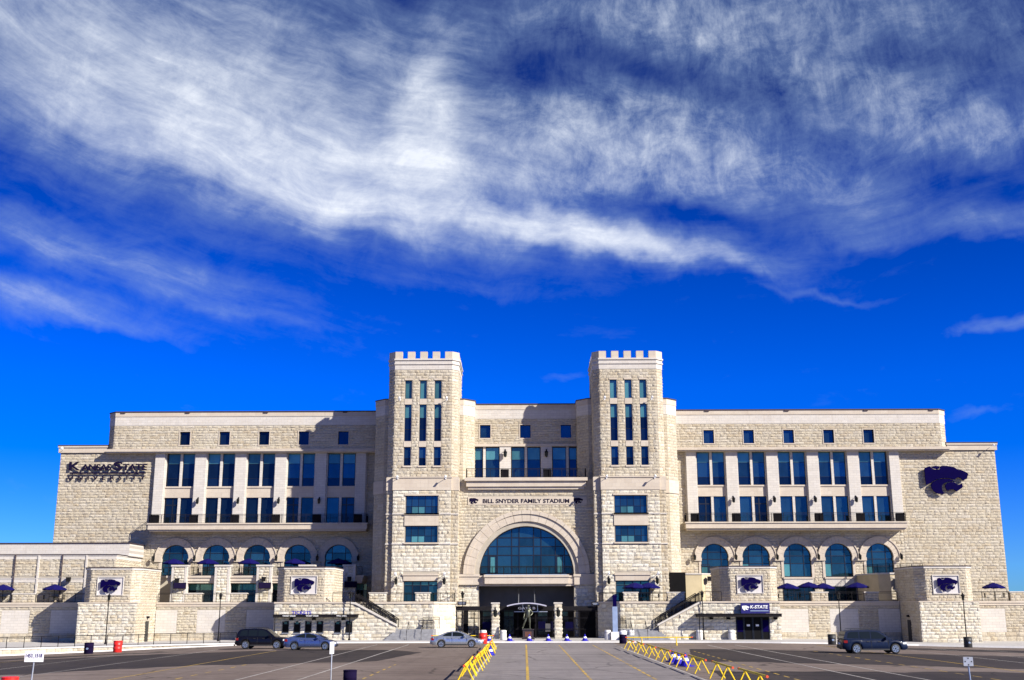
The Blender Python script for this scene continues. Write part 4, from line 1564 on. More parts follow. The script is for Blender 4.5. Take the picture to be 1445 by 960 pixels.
terrace(-43.4, -28.45, [-42.55, -36.9, -31.1], [(-40.2, -38.2), (-34.8, -32.9)], 'raised stone terrace with three smooth wall panels between the two left pavilions', 720)
terrace(28.45, 43.4, [31.1, 36.9, 42.55], [(33.3, 35.2), (39.5, 41.1)], 'raised stone terrace with three smooth wall panels behind the parked navy vehicle', 730)
terrace(-80, -50.0, [-54.1, -59.9, -65.7], [(-60.5, -57.9)], 'raised stone terrace in front of the annex at the far left edge', 740)
terrace(50.0, 80, [53.9, 59.7, 65.5], [(56.4, 60)], 'raised stone terrace at the far right edge beyond the last pavilion', 750)


# ------------------------------------------------------------------ pavilions
def pavilion_upper(P, x0, x1, y0, y1, z0, z1, c, seed):
    plan = oct_plan(x0, x1, y0, y1, c)
    m = MB(); m.prism(plan, z0, z1 - .1)
    up = m.build('upper_room', 'mortar', P)
    st = MB()
    for k in range(5):
        fr = Frame(plan[k], plan[k + 1])
        stones(fr, 0, fr.L, z0, z1 - .25, h=.31, lmin=.42, lmax=.95, seed=seed + k, mb=st, holes=[hole(((x1 - x0) / 2 - c) - 1.55, ((x1 - x0) / 2 - c) + 1.55, z0 + .78, z1 - .95)] if k == 2 else [])
    stuff_stone(st, up)
    m = MB(); m.prism(oct_plan(x0 - .1, x1 + .1, y0 - .1, y1, c), z1 - .25, z1 - .06); m.build('coping', 'smooth_panel', up)
    m = MB(); m.prism(oct_plan(x0 - .14, x1 + .14, y0 - .14, y1, c), z1 - .06, z1 + .04); m.build('roof_edge', 'coping', up)
    return up


def side_pavilion(s, label):
    P = thing('ticket_booth' if s < 0 else 'store_pavilion', label, 'ticket booth' if s < 0 else 'pavilion')
    X = lambda x: s * x
    seed = 800 if s < 0 else 850
    x0, x1 = sorted((X(28.4), X(19.9)))
    m = MB()
    m.box(x0, x1, 1.0, 9, -.4, 4.08)
    m.xz([(X(19.9), -.4), (X(19.9), 4.05), (X(19.35), 3.98), (X(14.75), 1.62), (X(14.75), -.4)], 1.0, 1.6)
    c = m.build('lower_wall', 'mortar', P)
    hs = []
    if s < 0:
        wx = [-27.05, -25.76, -24.5, -23.2, -21.2, -19.93]
        hs = [hole(x - .36, x + .36, .92, 2.18) for x in wx]
    else:
        hs = [hole(23.35, 27.1, -1, 2.62)]

    def clip(z, a, b):
        lim = 14.75 + max(0, z + .21 - 1.62) * (4.6 / 2.36)
        lim = min(lim, 19.9)
        return (a, -lim) if s < 0 else (lim, b)
    a, b = sorted((X(28.4), X(14.75)))
    stones(front(1.0), a, b, -.05, 4.05, holes=hs, h=.41, lmin=.6, lmax=1.25, seed=seed, parent=c, single=True, clip=clip, k=.9)
    for e in (x0, x1):
        pass
    fr = Frame((x0, 9), (x0, 1)); fr2 = Frame((x1, 1), (x1, 9))
    st = MB()
    stones(fr, 0, fr.L, -.05, 4.05, h=.41, lmin=.6, lmax=1.2, seed=seed + 1, mb=st)
    stuff_stone(st, c, 'side_stonework')
    m = MB()
    m.box(x0 - .05, x1, .86, 9, 4.08, 4.26)
    m.build('coping', 'caststone', P)
    m = MB()
    m.xz([(X(19.85), 4.26), (X(19.3), 4.2), (X(14.6), 1.8), (X(14.6), 1.6), (X(19.3), 3.98), (X(19.85), 4.06)], .86, 1.7)
    m.build('stair_coping', 'smooth_panel', P)
    u0, u1 = sorted((X(28.45), X(22.05)))
    pavilion_upper(P, u0, u1, 1.5, 8.5, 4.26, 8.12, .95, seed + 10)
    # awning
    m = MB()
    a, b = sorted((X(28.2), X(18.9)))
    m.box(a, b, -.45, .95, 2.58, 2.86)
    m.box(a - .05, b + .05, -.5, .95, 2.86, 2.92)
    aw = m.build('awning', 'iron', P)
    m = MB(); px = -28.0 if s < 0 else 19.1
    m.tube([(px, -.3, .1), (px, -.3, 2.7)], .05, 6); m.build('awning_post', 'iron', aw)
    for x in ((-26.4, -23.85, -20.55) if s < 0 else (20.6, 22.5, 27.75)):
        m = MB(); m.box(x - .2, x + .2, .55, .9, 2.3, 2.52); m.build('wall_light', 'iron', P)
    if s < 0:
        for x in wx:
            w = window(front(.96), x - .36, x + .36, .92, 2.18, 0, 1, [1.85], P, mats=lambda i, q: 'dark_room', fw=.05)
            m = MB(); m.box(x - .17, x + .17, .93, .945, 1.87, 2.08); m.build('notice', 'glass_teal', w)
            m = MB(); m.box(x - .4, x + .4, .8, 1.0, .84, .91); m.build('counter', 'steel', w)
    else:
        m = MB(); m.box(23.35, 27.1, .975, .995, .1, 2.62); m.build('doorway', 'dark_room', P)
        for (a, b) in ((23.4, 24.2), (24.25, 25.2), (25.25, 26.2), (26.25, 27.05)):
            w = window(front(.96), a, b, .1, 2.58, 0, 1, [], P, mats=lambda i, q: 'dark_room', fw=.06)
            if a in (23.4, 26.25):
                m = MB(); m.box(a + .08, b - .08, .93, .95, .95, 2.2); m.build('window_poster', 'purple', w)
            else:
                m = MB(); m.box(a + .3, b - .3, .93, .95, 1.55, 1.75); m.build('window_notice', 'white_paint', w)
    # railing along the top landing
    m = MB()
    a, b = sorted((X(21.9), X(19.4)))
    railing(m, [(a, 1.15), (b, 1.15)], 4.26, 1.05, 1.2)
    m.build('railing', 'iron', P)
    P.location = (0, -2.0, 0)
    P.scale = (.986, 1, .992)
    return P


side_pavilion(-1, 'octagonal stone ticket booth with six ticket windows under a dark flat awning')
side_pavilion(1, 'octagonal stone store pavilion with dark glass entrance and purple sign')


def end_pavilion(s, label):
    P = thing('corner_pavilion', label, 'pavilion', group='octagonal corner pavilions')
    seed = 900 if s < 0 else 950
    x0, x1 = sorted((s * 43.5, s * 50.1))
    m = MB(); m.box(x0, x1, -.5, 8, -1.2, 4.1)
    c = m.build('lower_wall', 'mortar', P)
    stones(front(-.5), x0, x1, -.6, .6, h=.42, lmin=.7, lmax=1.3, seed=seed, parent=c, single=True)
    stones(front(-.5), x0, x1, .6, 4.1, h=.31, lmin=.5, lmax=1.05, seed=seed + 1, parent=c, single=True)
    st = MB()
    for fr in (Frame((x0, 8), (x0, -.5)), Frame((x1, -.5), (x1, 8))):
        stones(fr, 0, fr.L, -.6, 4.1, h=.31, lmin=.5, lmax=1.0, seed=seed + 2, mb=st)
    stuff_stone(st, c, 'side_stonework')
    m = MB(); m.box(x0 - .06, x1 + .06, -.6, 8, 4.1, 4.22); m.build('ledge', 'caststone', P)
    u0, u1 = sorted((s * 43.65, s * 50.0))
    pavilion_upper(P, u0, u1, 0, 7.5, 4.22, 8.05, .92, seed + 10)
    m = MB()
    xf = s * 43.5
    a, b = sorted((xf, xf - s * .07))
    m.box(a - .05, b + .05, 2.6, 3.6, -.3, 2.15)
    d = m.build('door', 'car_trim', P)
    m = MB(); m.box(a - .2, b + .2, 2.9, 3.3, 2.45, 2.7); m.build('wall_light', 'iron', P)


end_pavilion(-1, 'octagonal stone pavilion with wildcat panel at the left end of the sidewalk')
end_pavilion(1, 'octagonal stone pavilion with wildcat panel at the right end of the facade')


def entrance_terrace(s, label):
    T = thing('entrance_terrace', label, 'terrace', group='terraces flanking the gate')
    X = lambda x: s * x
    seed = 1000 if s < 0 else 1050
    pts = [(19.6, 9), (19.6, 4.0), (10.75, 4.0), (8.35, 6.4), (8.35, 9)]
    plan = [(X(a), b) for a, b in pts]
    if s > 0:
        plan = plan[::-1]
    m = MB(); m.prism(plan, -.4, 4.05)
    c = m.build('terrace_core', 'mortar', T)
    st = MB()
    for k in range(4):
        fr = Frame(plan[k], plan[k + 1])
        if abs(fr.u.y) < .01:
            stones(fr, 0, fr.L, -.05, 4.0, h=.43, lmin=.65, lmax=1.3, seed=seed, parent=c, single=True)
        else:
            stones(fr, 0, fr.L, -.05, 4.0, h=.43, lmin=.65, lmax=1.3, seed=seed + k, parent=c, single=True, k=.6)
    off = [(19.6, 9), (19.6, 3.85), (10.68, 3.85), (8.2, 6.33), (8.2, 9)]
    m = MB(); m.prism([(X(a), b) for a, b in off], 4.02, 4.25); m.build('coping', 'caststone', T)
    m = MB(); a, b = sorted((X(11.15), X(12.85)))
    m.box(a, b, 4.05, 4.7, 4.25, 5.2)
    p = m.build('parapet_pier', 'mortar', T)
    stones(front(4.05), a, b, 4.27, 5.18, h=.30, lmin=.45, lmax=.8, seed=seed + 9, parent=p, single=True)
    m = MB(); m.box(a - .07, b + .07, 3.96, 4.78, 5.2, 5.32); m.build('pier_cap', 'smooth_panel', p)
    m = MB(); a2, b2 = sorted((X(16.2), X(18.2)))
    m.box(a2, b2, 4.05, 4.7, 4.25, 5.2)
    p = m.build('parapet_pier', 'mortar', T)
    stones(front(4.05), a2, b2, 4.27, 5.18, h=.30, lmin=.45, lmax=.8, seed=seed + 8, parent=p, single=True)
    m = MB(); m.box(a2 - .07, b2 + .07, 3.96, 4.78, 5.2, 5.32); m.build('pier_cap', 'smooth_panel', p)
    m = MB()
    railing(m, [(X(16.2), 4.25), (X(12.85), 4.25)], 4.25, 1.0, 1.6)
    railing(m, [(X(11.15), 4.25), (X(10.8), 4.25), (X(8.5), 6.5), (X(8.5), 7.2)], 4.25, 1.0, 1.2)
    m.build('railing', 'iron', T)


entrance_terrace(-1, 'rough stone terrace below the left tower, between stairs and gate')
entrance_terrace(1, 'rough stone terrace below the right tower, between gate and stairs')


def staircase(s, label):
    S = thing('staircase', label, 'stairs', group='side staircases')
    X = lambda x: s * x
    n = 14
    for k in range(n):
        m = MB()
        xa, xb = sorted((X(19.6 - 4.8 * k / n), X(19.6 - 4.8 * (k + 1) / n)))
        z = 4.22 - (4.22 - 1.25) * (k + .5) / n
        m.box(xa, xb, -.42, 3.98, 0, z)
        m.build('tread', 'step', S)
    m = MB(); a, b = sorted((X(14.8), X(10.4))); m.box(a, b, -.6, 3.98, 0, 1.22); m.build('landing', 'step', S)
    for k in range(7):
        m = MB()
        w = .28 * k
        a, b = sorted((X(14.72 + w * .55), X(10.35)))
        m.box(a, b, -.6 - .36 * (k + 1), -.6 - .36 * k, 0, 1.22 - .155 * (k + 1) + .02)
        m.build('step', 'step', S)
    m = MB()
    railing(m, [(X(19.4), -.7, 4.2), (X(14.7), -.7, 1.75)], 0, 1.0, 1.6, .09, r=.045)
    railing(m, [(X(19.4), 1.2, 4.2), (X(14.7), 1.2, 1.4)], 0, .95, 1.6, .10, r=.045)
    railing(m, [(X(19.4), 3.7, 4.2), (X(14.7), 3.7, 1.4)], 0, .95, 1.6, .12, r=.045)
    for x in (X(13.1), X(11.5)):
        m.tube([(x, -.5, 1.2), (x, -.5, 2.1), (x, -2.9, 1.0), (x, -2.9, .1)], .035, 5)
    railing(m, [(X(11.9), 3.6), (X(10.0), 3.6)], 1.22, 1.3, .9, .14)
    m.build('handrail', 'iron', S)


staircase(-1, 'concrete stairs with black handrails beside the ticket booth')
staircase(1, 'concrete stairs with black handrails beside the store pavilion')

# ------------------------------------------------------------------ signs
sg = thing('lettering_sign', 'dark raised letters KANSAS STATE UNIVERSITY on the left end wall', 'sign')
YK = 17.20
letters('K', 1.5, -59.77, -58.25, YK, 21.12, 'letter', sg, .06, .035, height=1.12)
letters('ANSAS', 1.1, -58.1, -54.2, YK, 21.12, 'letter', sg, .06, .03, height=.82)
letters('S', 1.5, -53.95, -52.75, YK, 21.10, 'letter', sg, .06, .035, height=1.15)
letters('TATE', 1.1, -52.7, -49.55, YK, 21.12, 'letter', sg, .06, .03, height=.82)
m = MB(); m.box(-59.6, -49.65, YK - .06, YK + .06, 20.66, 20.86); m.build('bar', 'letter', sg)
letters('UNIVERSITY', 1.0, -59.75, -49.65, YK, 19.88, 'letter', sg, .06, .02, spacing=2.1, height=.56)
m = MB()
for x in (-59.2, -56, -53, -50):
    m.tube([(x, YK, 20.76), (x, YW, 20.76)], .03, 4)
m.build('standoff', 'iron', sg)

sg = thing('wildcat_emblem', 'huge dark purple wildcat head emblem on the right end wall', 'emblem')
cat_emblem(sg, 51.6, 57.2, 19.55, 17.1, 'purple', .16)
m = MB()
for x, z in ((53, 20.3), (55.5, 20.3), (53.3, 18.7), (55, 18.8)):
    m.tube([(x, 17.1, z), (x, YW, z)], .03, 4)
m.build('standoff', 'iron', sg)

sg = thing('name_sign', 'dark letters BILL SNYDER FAMILY STADIUM between two wildcat heads above the arch', 'sign')
letters('BILL SNYDER FAMILY STADIUM', .6, -5.28, 5.26, 8.885, 15.98, 'letter', sg, .012, .012, height=.5)
cat_emblem(sg, -6.92, -5.8, 16.24, 8.89, 'letter', .02)
cat_emblem(sg, 5.82, 6.94, 16.24, 8.89, 'letter', .02)

for (cx, y, z0, lab) in ((-25.25, 1.5, 5.1, 'on the ticket booth'), (25.25, 1.5, 5.1, 'on the store pavilion above its purple sign'), (-46.82, 0, 4.98, 'on the leftmost pavilion'), (46.82, 0, 4.98, 'on the rightmost pavilion')):
    sg = thing('wildcat_sign', 'pale framed panel with purple wildcat head ' + lab, 'sign', group='wildcat panels')
    m = MB(); m.box(cx - 1.42, cx + 1.42, y - .04, y + .1, z0 + .07, z0 + 1.98); m.build('panel', 'panel_pale', sg)
    m = MB()
    for (a, b, c, d) in ((-1.5, 1.5, 0, .08), (-1.5, 1.5, 1.97, 2.06), (-1.5, -1.42, .08, 1.97), (1.42, 1.5, .08, 1.97)):
        m.box(cx + a, cx + b, y - .14, y + .1, z0 + c, z0 + d)
    m.build('frame', 'smooth_panel', sg)
    cat_emblem(sg, cx - 1.05, cx + 1.22, z0 + 1.05, y - .26, 'purple', .08)

sg = thing('tickets_sign', 'purple raised letters TICKETS standing on the dark awning', 'sign')
letters('TICKETS', .5, -26.2, -24.0, -.2, 2.92, 'cone_blue', sg, .03, .012, height=.36)
sg = thing('awning_sign', 'small white window names along the ticket booth awning edge', 'sign')
for (t_, a, b) in (('TICKET SALES', -27.15, -25.7), ('TICKET SALES', -24.55, -23.15), ('WILL CALL', -21.15, -20.0)):
    letters(t_, .2, a, b, -.47, 2.69, 'white_paint', sg, .012, .004, height=.14)

sg = thing('store_sign', 'purple K-STATE sign with white wildcat head above the store entrance', 'sign')
m = MB(); m.box(23.9, 27.1, .45, .75, 2.94, 4.06); m.build('board', 'sign_blue', sg)
cat_emblem(sg, 24.03, 24.82, 3.52, .45, 'white_paint', .03)
letters('K-STATE', .5, 24.92, 26.9, .43, 3.46, 'white_paint', sg, .02, .012, shear=.15, height=.36)
m = MB(); m.box(24.92, 26.95, .42, .45, 3.16, 3.27); m.build('rule', 'pale_blue', sg)

for o in list(COL.objects):
    if o.parent is None and (o.name.split('.')[0] in ('tickets_sign', 'awning_sign', 'store_sign') or (o.name.startswith('wildcat_sign') and ('ticket' in o['label'] or 'store' in o['label']))):
        o.location = (0, -2.0, 0)
        o.scale = (.986, 1, .992)

# ------------------------------------------------------------------ the gate
gt = thing('gate', 'black iron gate and fence below the great arch, with header beam', 'gate')
m = MB(); m.box(-8.35, 8.35, 6.5, 6.8, 3.22, 3.74); m.build('header_beam', 'iron', gt)
for (a, b) in ((-8.3, -6.2), (-6.1, -4.15), (-3.05, -1.1), (-1.0, 1.0), (1.1, 3.05), (4.15, 6.1), (6.2, 8.3)):
    m = MB()
    for z in (.2, 1.1, 2.35, 3.1):
        m.box(a, b, 6.6, 6.66, z, z + .07)
    n = round((b - a) / .13)
    for k in range(n + 1):
        x = a + (b - a) * k / n
        w = .035 if k in (0, n) else .010
        m.box(x - w, x + w, 6.6, 6.66, .15, 3.2)
    m.build('gate_leaf', 'iron', gt)
for (a, b, z) in ((-5.15, -4.2, .95), (1.35, 2.2, 1.0), (2.75, 3.1, 1.0), (4.5, 5.5, .95)):
    m = MB(); m.box(a, b, 6.72, 6.76, z, z + 1.0); m.build('banner', 'purple_cloth', gt)
for (a, b) in ((6.15, 8.15), (-7.5, -6.95)):
    m = MB(); m.box(a, b, 8.74, 8.8, .13, 3.25); m.build('shade_panel', 'dark_room', gt)  # added near-black panels stand for the shade behind the end bays, no doors
m = MB(); m.box(2.2, 2.75, 6.7, 6.78, .85, 1.75); m.build('notice_board', 'concrete', gt)

cn = thing('gate_canopy', 'thin curved pale canopy with GATE B letters, hung above the statue', 'canopy')
m = MB()
N = 14
up_ = [(-2.25 + 4.5 * k / N, 3.82 + .32 * (1 - (2 * k / N - 1) ** 2)) for k in range(N + 1)]
m.xz(up_ + [(x, z - .13) for x, z in up_[::-1]], 2.6, 6.3)
m.build('curved_roof', 'canopy', cn)
m = MB()
for x in (-.95, .95):
    m.tube([(x, 5.6, 4.0), (x, 11.98, 5.9)], .05, 6)
m.build('hanger', 'steel', cn)
letters('GATE B', .45, -1.0, 1.0, 4.0, 3.38, 'white_paint', cn, .02, .01, height=.27)
m = MB(); m.box(-1.45, 2.4, 4.05, 4.15, 3.08, 3.16); m.box(-.5, -.4, 4.1, 4.2, 3.1, 4.0); m.box(1.2, 1.3, 4.1, 4.2, 3.1, 3.9)
m.build('letter_rail', 'steel', cn)


def lantern(o, x, y, z, k=1.0, d=(0, -1)):
    """wall lantern: bracket, glass body and cap"""
    dx, dy = d
    m = MB()
    m.box(x - .05 * k, x + .05 * k, y - .04, y + .02, z - .1 * k, z + .45 * k)
    m.tube([(x, y, z + .3 * k), (x, y - .25 * k, z + .35 * k), (x, y - .28 * k, z + .2 * k)], .025 * k, 5)
    m.build('bracket', 'iron', o)
    m = MB(); m.lathe([(.05 * k, -.28 * k), (.12 * k, -.2 * k), (.15 * k, .12 * k), (.14 * k, .14 * k)], 8, (x, y - .28 * k, z)); m.build('lamp_body', 'car_glass', o)
    m = MB(); m.lathe([(.17 * k, .14 * k), (.12 * k, .22 * k), (.03 * k, .33 * k)], 8, (x, y - .28 * k, z)); m.build('cap', 'iron', o)


for e, lab in ((-1, 'left'), (1, 'right')):
    P = thing('stone_pillar', 'slim stacked stone pillar with lantern, %s of the bronze statue' % lab, 'pillar', (e * 3.6, 4.0, 0), 0, 'pillars before the gate')
    m = MB(); m.box(-.4, .4, -.4, .4, 0, 4.05); c = m.build('pillar_core', 'mortar', P)
    for fr in (Frame((-.4, -.4), (.4, -.4)), Frame((.4, -.4), (.4, .4)), Frame((-.4, .4), (-.4, -.4))):
        stones(fr, 0, .8, .1, 4.0, h=.42, lmin=.8, lmax=.85, seed=1100 + e, parent=c, single=True, k=.9)
    m = MB(); m.box(-.5, .5, -.5, .5, 4.0, 4.16); m.build('cap_stone', 'smooth_panel', P)
    L = thing('wall_lantern', 'black lantern on the %s slim stone pillar by the statue' % lab, 'lantern', group='wall lanterns')
    lantern(L, e * 3.6, 3.52, 2.95, 1.5)

for (x, z, y, lab) in ((-7.6, 3.87, 6.2, 'left'), (8.1, 3.8, 6.2, 'right')):
    sg = thing('notice_sign', 'small black notice sign above the gate beam at its %s end' % lab, 'sign')
    m = MB(); m.box(x - .52, x + .52, y, y + .06, z, z + .42); m.build('board', 'iron', sg)
    m = MB(); m.box(x - .4, x + .4, y - .01, y, z + .22, z + .3); m.box(x - .34, x + .34, y - .01, y, z + .1, z + .16); m.build('text_lines', 'steel', sg)

# ------------------------------------------------------------------ statue
def skin_mesh(name, verts, edges, radii, mat, sub=2):
    me = bpy.data.meshes.new(name)
    me.from_pydata(verts, edges, [])
    ob = bpy.data.objects.new(name, me)
    COL.objects.link(ob)
    sk = ob.modifiers.new('skin', 'SKIN')
    lay_ = me.skin_vertices[0].data if me.skin_vertices else None
    if lay_ is None:
        bm = bmesh.new(); bm.from_mesh(me); bm.verts.layers.skin.verify(); bm.to_mesh(me); bm.free()
        lay_ = me.skin_vertices[0].data
    for i, r in enumerate(radii):
        lay_[i].radius = r if isinstance(r, tuple) else (r, r)
        lay_[i].use_root = (i == 0)
    sb = ob.modifiers.new('sub', 'SUBSURF'); sb.levels = sub; sb.render_levels = sub
    dg = bpy.context.evaluated_depsgraph_get()
    out = bpy.data.meshes.new_from_object(ob.evaluated_get(dg))
    bpy.data.objects.remove(ob)
    out.materials.clear(); out.materials.append(MAT[mat])
    for p in out.polygons: p.use_smooth = True
    return out


S_ = 1.45
ped = thing('statue_pedestal', 'dark granite pedestal with bronze plaque below the statue', 'pedestal', (.15, 1.2, .12))
m = MB(); m.box(-.72, .72, -.6, .6, 0, .16); m.box(-.6, .6, -.48, .48, .16, 1.0); m.box(-.68, .68, -.56, .56, 1.0, 1.12); m.build('pedestal_block', 'granite', ped)
m = MB(); m.box(-.36, .36, -.51, -.48, .3, .85); m.build('plaque', 'plaque', ped)
stt = thing('statue', 'greenish bronze statue of a standing person, hand on hip', 'statue', (.15, 1.2, 1.24))
V = [(0, 0, .98), (0, 0, 1.12), (.01, -.01, 1.32), (.015, 0, 1.46), (.02, -.02, 1.56), (.02, -.035, 1.66), (.02, -.03, 1.77),          # spine, neck, head
     (.10, 0, .92), (.13, -.02, .52), (.13, .03, .10), (.14, -.14, .04),                                                       # right leg
     (-.10, 0, .92), (-.26, -.10, .52), (-.40, -.05, .12), (-.47, -.20, .05),                                                   # left leg
     (.19, 0, 1.42), (.36, .06, 1.20), (.22, -.08, 1.04), (.15, -.12, 1.0),                                                       # arm on hip
     (-.17, 0, 1.42), (-.27, -.02, 1.15), (-.33, -.12, .92), (-.35, -.15, .82)]                                                  # hanging arm
E_ = [(0, 1), (1, 2), (2, 3), (3, 4), (4, 5), (5, 6), (0, 7), (7, 8), (8, 9), (9, 10), (0, 11), (11, 12), (12, 13), (13, 14), (3, 15), (15, 16), (16, 17), (17, 18), (3, 19), (19, 20), (20, 21), (21, 22)]
RA = [(.15, .11), (.145, .105), (.175, .12), (.14, .09), .06, (.09, .10), (.075, .085), .095, .072, .05, .045, .095, .072, .05, .045, .072, .05, .042, .04, .072, .052, .042, .04]
body = put('body', skin_mesh('body', [tuple(c * S_ for c in v) for v in V], E_, [tuple(q * S_ for q in r) if isinstance(r, tuple) else r * S_ for r in RA], 'bronze'), stt)
m = MB()
for (hx, hy, hz, sx) in ((.15, -.12, 1.0, -1), (-.35, -.15, .82, 1)):
    for k in range(5):
        a = Vector((hx, hy, hz)) * S_
        off = Vector(((k - 2) * .018, -.02, -.02)) * S_
        if k == 4:
            m.tube([a + Vector((sx * .03, -.01, 0)), a + Vector((sx * .08, -.05, -.03)), a + Vector((sx * .09, -.07, -.08))], .012, 5)
        else:
            m.tube([a + off, a + off + Vector((0, -.03, -.06)), a + off + Vector((0, -.01, -.10 - .01 * (k % 2)))], .013, 5)
m.build('fingers', 'bronze', stt)
m = MB(); hz = 1.72 * S_
m.lathe([(.115 * S_, -.02), (.118 * S_, .02), (.10 * S_, .10), (.05 * S_, .15), (.01, .155)], 12, (.02 * S_, -.02 * S_, hz)); m.build('hair', 'bronze', stt, True)
m = MB()
for e in (-1, 1):
    m.lathe([(.004, 0), (.014, .006), (.004, .02)], 8, ((.02 + e * .035) * S_, -.135 * S_, 1.675 * S_))
m.xz([(.02 * S_ - .018, 1.64 * S_), (.02 * S_ + .018, 1.64 * S_), (.02 * S_ + .008, 1.68 * S_), (.02 * S_ - .008, 1.68 * S_)], -.155 * S_, -.12 * S_)
m.box(.02 * S_ - .03, .02 * S_ + .03, -.135 * S_, -.12 * S_, 1.61 * S_, 1.617 * S_)
m.build('face_features', 'bronze', stt)
m = MB()
m.lathe([(.155 * S_, .84 * S_), (.185 * S_, .96 * S_), (.165 * S_, 1.14 * S_), (.19 * S_, 1.34 * S_), (.12 * S_, 1.47 * S_), (.07 * S_, 1.5 * S_)], 14); m.build('jacket', 'bronze', stt, True)
m = MB(); m.box(-.62, .40, -.42, .25, -.02, .05); m.build('base_plate', 'bronze', stt)


# ------------------------------------------------------------------ lamps of all kinds
def street_lamp(x, y, z, label):
    o = thing('street_lamp', label, 'street lamp', (x, y, z), 0, 'slender black street lamps')
    m = MB(); m.lathe([(.14, 0), (.14, .12), (.09, .2), (.075, .6), (.055, .65)], 10); m.build('base', 'iron', o)
    m = MB(); m.tube([(0, 0, .6), (0, 0, 2.5), (0, 0, 4.55)], .062, 8, .045); m.build('pole', 'iron', o)
    m = MB(); m.lathe([(.05, 4.5), (.16, 4.58), (.12, 4.62), (.17, 4.95), (.16, 4.97)], 10); m.build('lamp_body', 'car_glass', o)
    m = MB(); m.lathe([(.26, 4.97), (.2, 5.04), (.08, 5.16), (.03, 5.3)], 10); m.build('cap', 'iron', o)


for (x, y, lab) in ((-44.9, -5.5, 'in front of the leftmost pavilion'), (-34.2, -.5, 'in front of the left terrace, behind the railing'), (-19.5, -1.6, 'in front of the last ticket window'),
                    (-7.2, .4, 'just left of the gate, behind the silver car'), (19.4, -1.3, 'at the store end of the right stairs'), (34.5, -1.0, 'behind the navy vehicle on the right'), (46.6, -5.2, 'in front of the rightmost pavilion')):
    street_lamp(x, y, wz(x), 'slender black street lamp ' + lab)

W_ = [34.6 + 5.25 * k for k in (-2, -1, 0, 1, 2)]
for s, sd in ((-1, 'left'), (1, 'right')):
    for k in range(4):
        x = s * (W_[k] + W_[k + 1]) / 2
        o = thing('wall_lantern', 'black wall lantern on the %s wing balcony, %s pilaster from the tower' % (sd, ('second', 'third', 'fourth', 'fifth')[k]), 'lantern', group='wall lanterns')
        lantern(o, x, 16.97, 17.0, 1.25)
    for k in range(6):
        x = s * (W_[0] - 2.62 + 5.25 * k)
        o = thing('wall_lantern', 'black wall lantern at arch height on the %s wing, %s from the tower' % (sd, ('first', 'second', 'third', 'fourth', 'fifth', 'sixth')[k]), 'lantern', group='wall lanterns')
        lantern(o, x, 17.22, 9.75, 1.2)
    for x, q in ((9.72, 'inner'), (15.42, 'outer')):
        o = thing('wall_lantern', 'black wall lantern beside the door at the foot of the %s tower, %s side' % (sd, q), 'lantern', group='wall lanterns')
        lantern(o, s * x, 6.93, 6.6, 1.3)
    o = thing('wall_lantern', 'black wall lantern on the upper centre balcony, %s pilaster' % sd, 'lantern', group='wall lanterns')
    lantern(o, s * 2.62, 13.87, 22.6, 1.5)
    for (zz, yy, hh) in ((28.64, 7.45, 'top window'), (18.9, 6.8, 'stone band'), (7.5, 6.95, 'ground door')):
        for x, q in ((9.7, 'inner'), (15.5, 'outer')):
            o = thing('floodlight', 'small white floodlight on an arm at %s height, %s edge of the %s tower' % (hh, q, sd), 'floodlight', group='tower floodlights')
            X_ = s * x
            m = MB(); m.tube([(X_, yy, zz - .1), (X_, yy - .75, zz)], .03, 5); m.box(X_ - .08, X_ + .08, yy - .02, yy + .02, zz - .2, zz); m.build('arm', 'white_paint', o)
            m = MB(); m.tube([(X_, yy - .62, zz + .08), (X_, yy - .9, zz - .12)], .13, 8); m.build('lamp_head', 'white_paint', o)
for (x, z, y, lab) in ((-60.6, 23.9, 17.1, 'left'), (60.6, 23.9, 17.1, 'right')):
    o = thing('floodlight', 'small white floodlight at the %s roof corner of the facade' % lab, 'floodlight', group='roof corner floodlights')
    m = MB(); m.tube([(x, y, z), (x, y - .7, z + .05)], .03, 5); m.build('arm', 'white_paint', o)
    m = MB(); m.tube([(x, y - .6, z + .1), (x, y - .9, z - .08)], .15, 8); m.build('lamp_head', 'white_paint', o)

# ------------------------------------------------------------------ terrace furniture
def umbrella_proto():
    o = thing('patio_umbrella', '', 'umbrella', group='patio umbrellas')
    m = MB(); m.tube([(0, 0, 0), (0, 0, 2.15)], .035, 6); m.build('pole', 'iron', o)
    m = MB(); m.lathe([(.3, 0), (.3, .06), (.06, .1)], 10); m.build('base', 'iron', o)
    for k in range(8):
        m = MB()
        a0, a1 = math.pi * k / 4, math.pi * (k + 1) / 4
        am = (a0 + a1) / 2
        P = lambda r, a, z: (r * math.cos(a), r * math.sin(a), z)
        m.face([P(0, 0, 2.18), P(.75, a0, 1.93), P(.73, am, 1.91), P(.75, a1, 1.93)])
        m.face([P(.75, a0, 1.93), P(1.38, a0, 1.63), P(1.30, am, 1.60), P(.73, am, 1.91)])
        m.face([P(.73, am, 1.91), P(1.30, am, 1.60), P(1.38, a1, 1.63), P(.75, a1, 1.93)])
        m.face([P(1.38, a0, 1.63), P(1.37, a0, 1.50), P(1.29, am, 1.47), P(1.30, am, 1.60)])
        m.face([P(1.30, am, 1.60), P(1.29, am, 1.47), P(1.37, a1, 1.50), P(1.38, a1, 1.63)])
        m.build('canopy_panel', 'purple_cloth', o)
    for k in range(8):
        m = MB(); a = math.pi * k / 4
        m.tube([(.03 * math.cos(a), .03 * math.sin(a), 2.12), (1.34 * math.cos(a), 1.34 * math.sin(a), 1.6)], .012, 3); m.build('rib', 'iron', o)
    return o


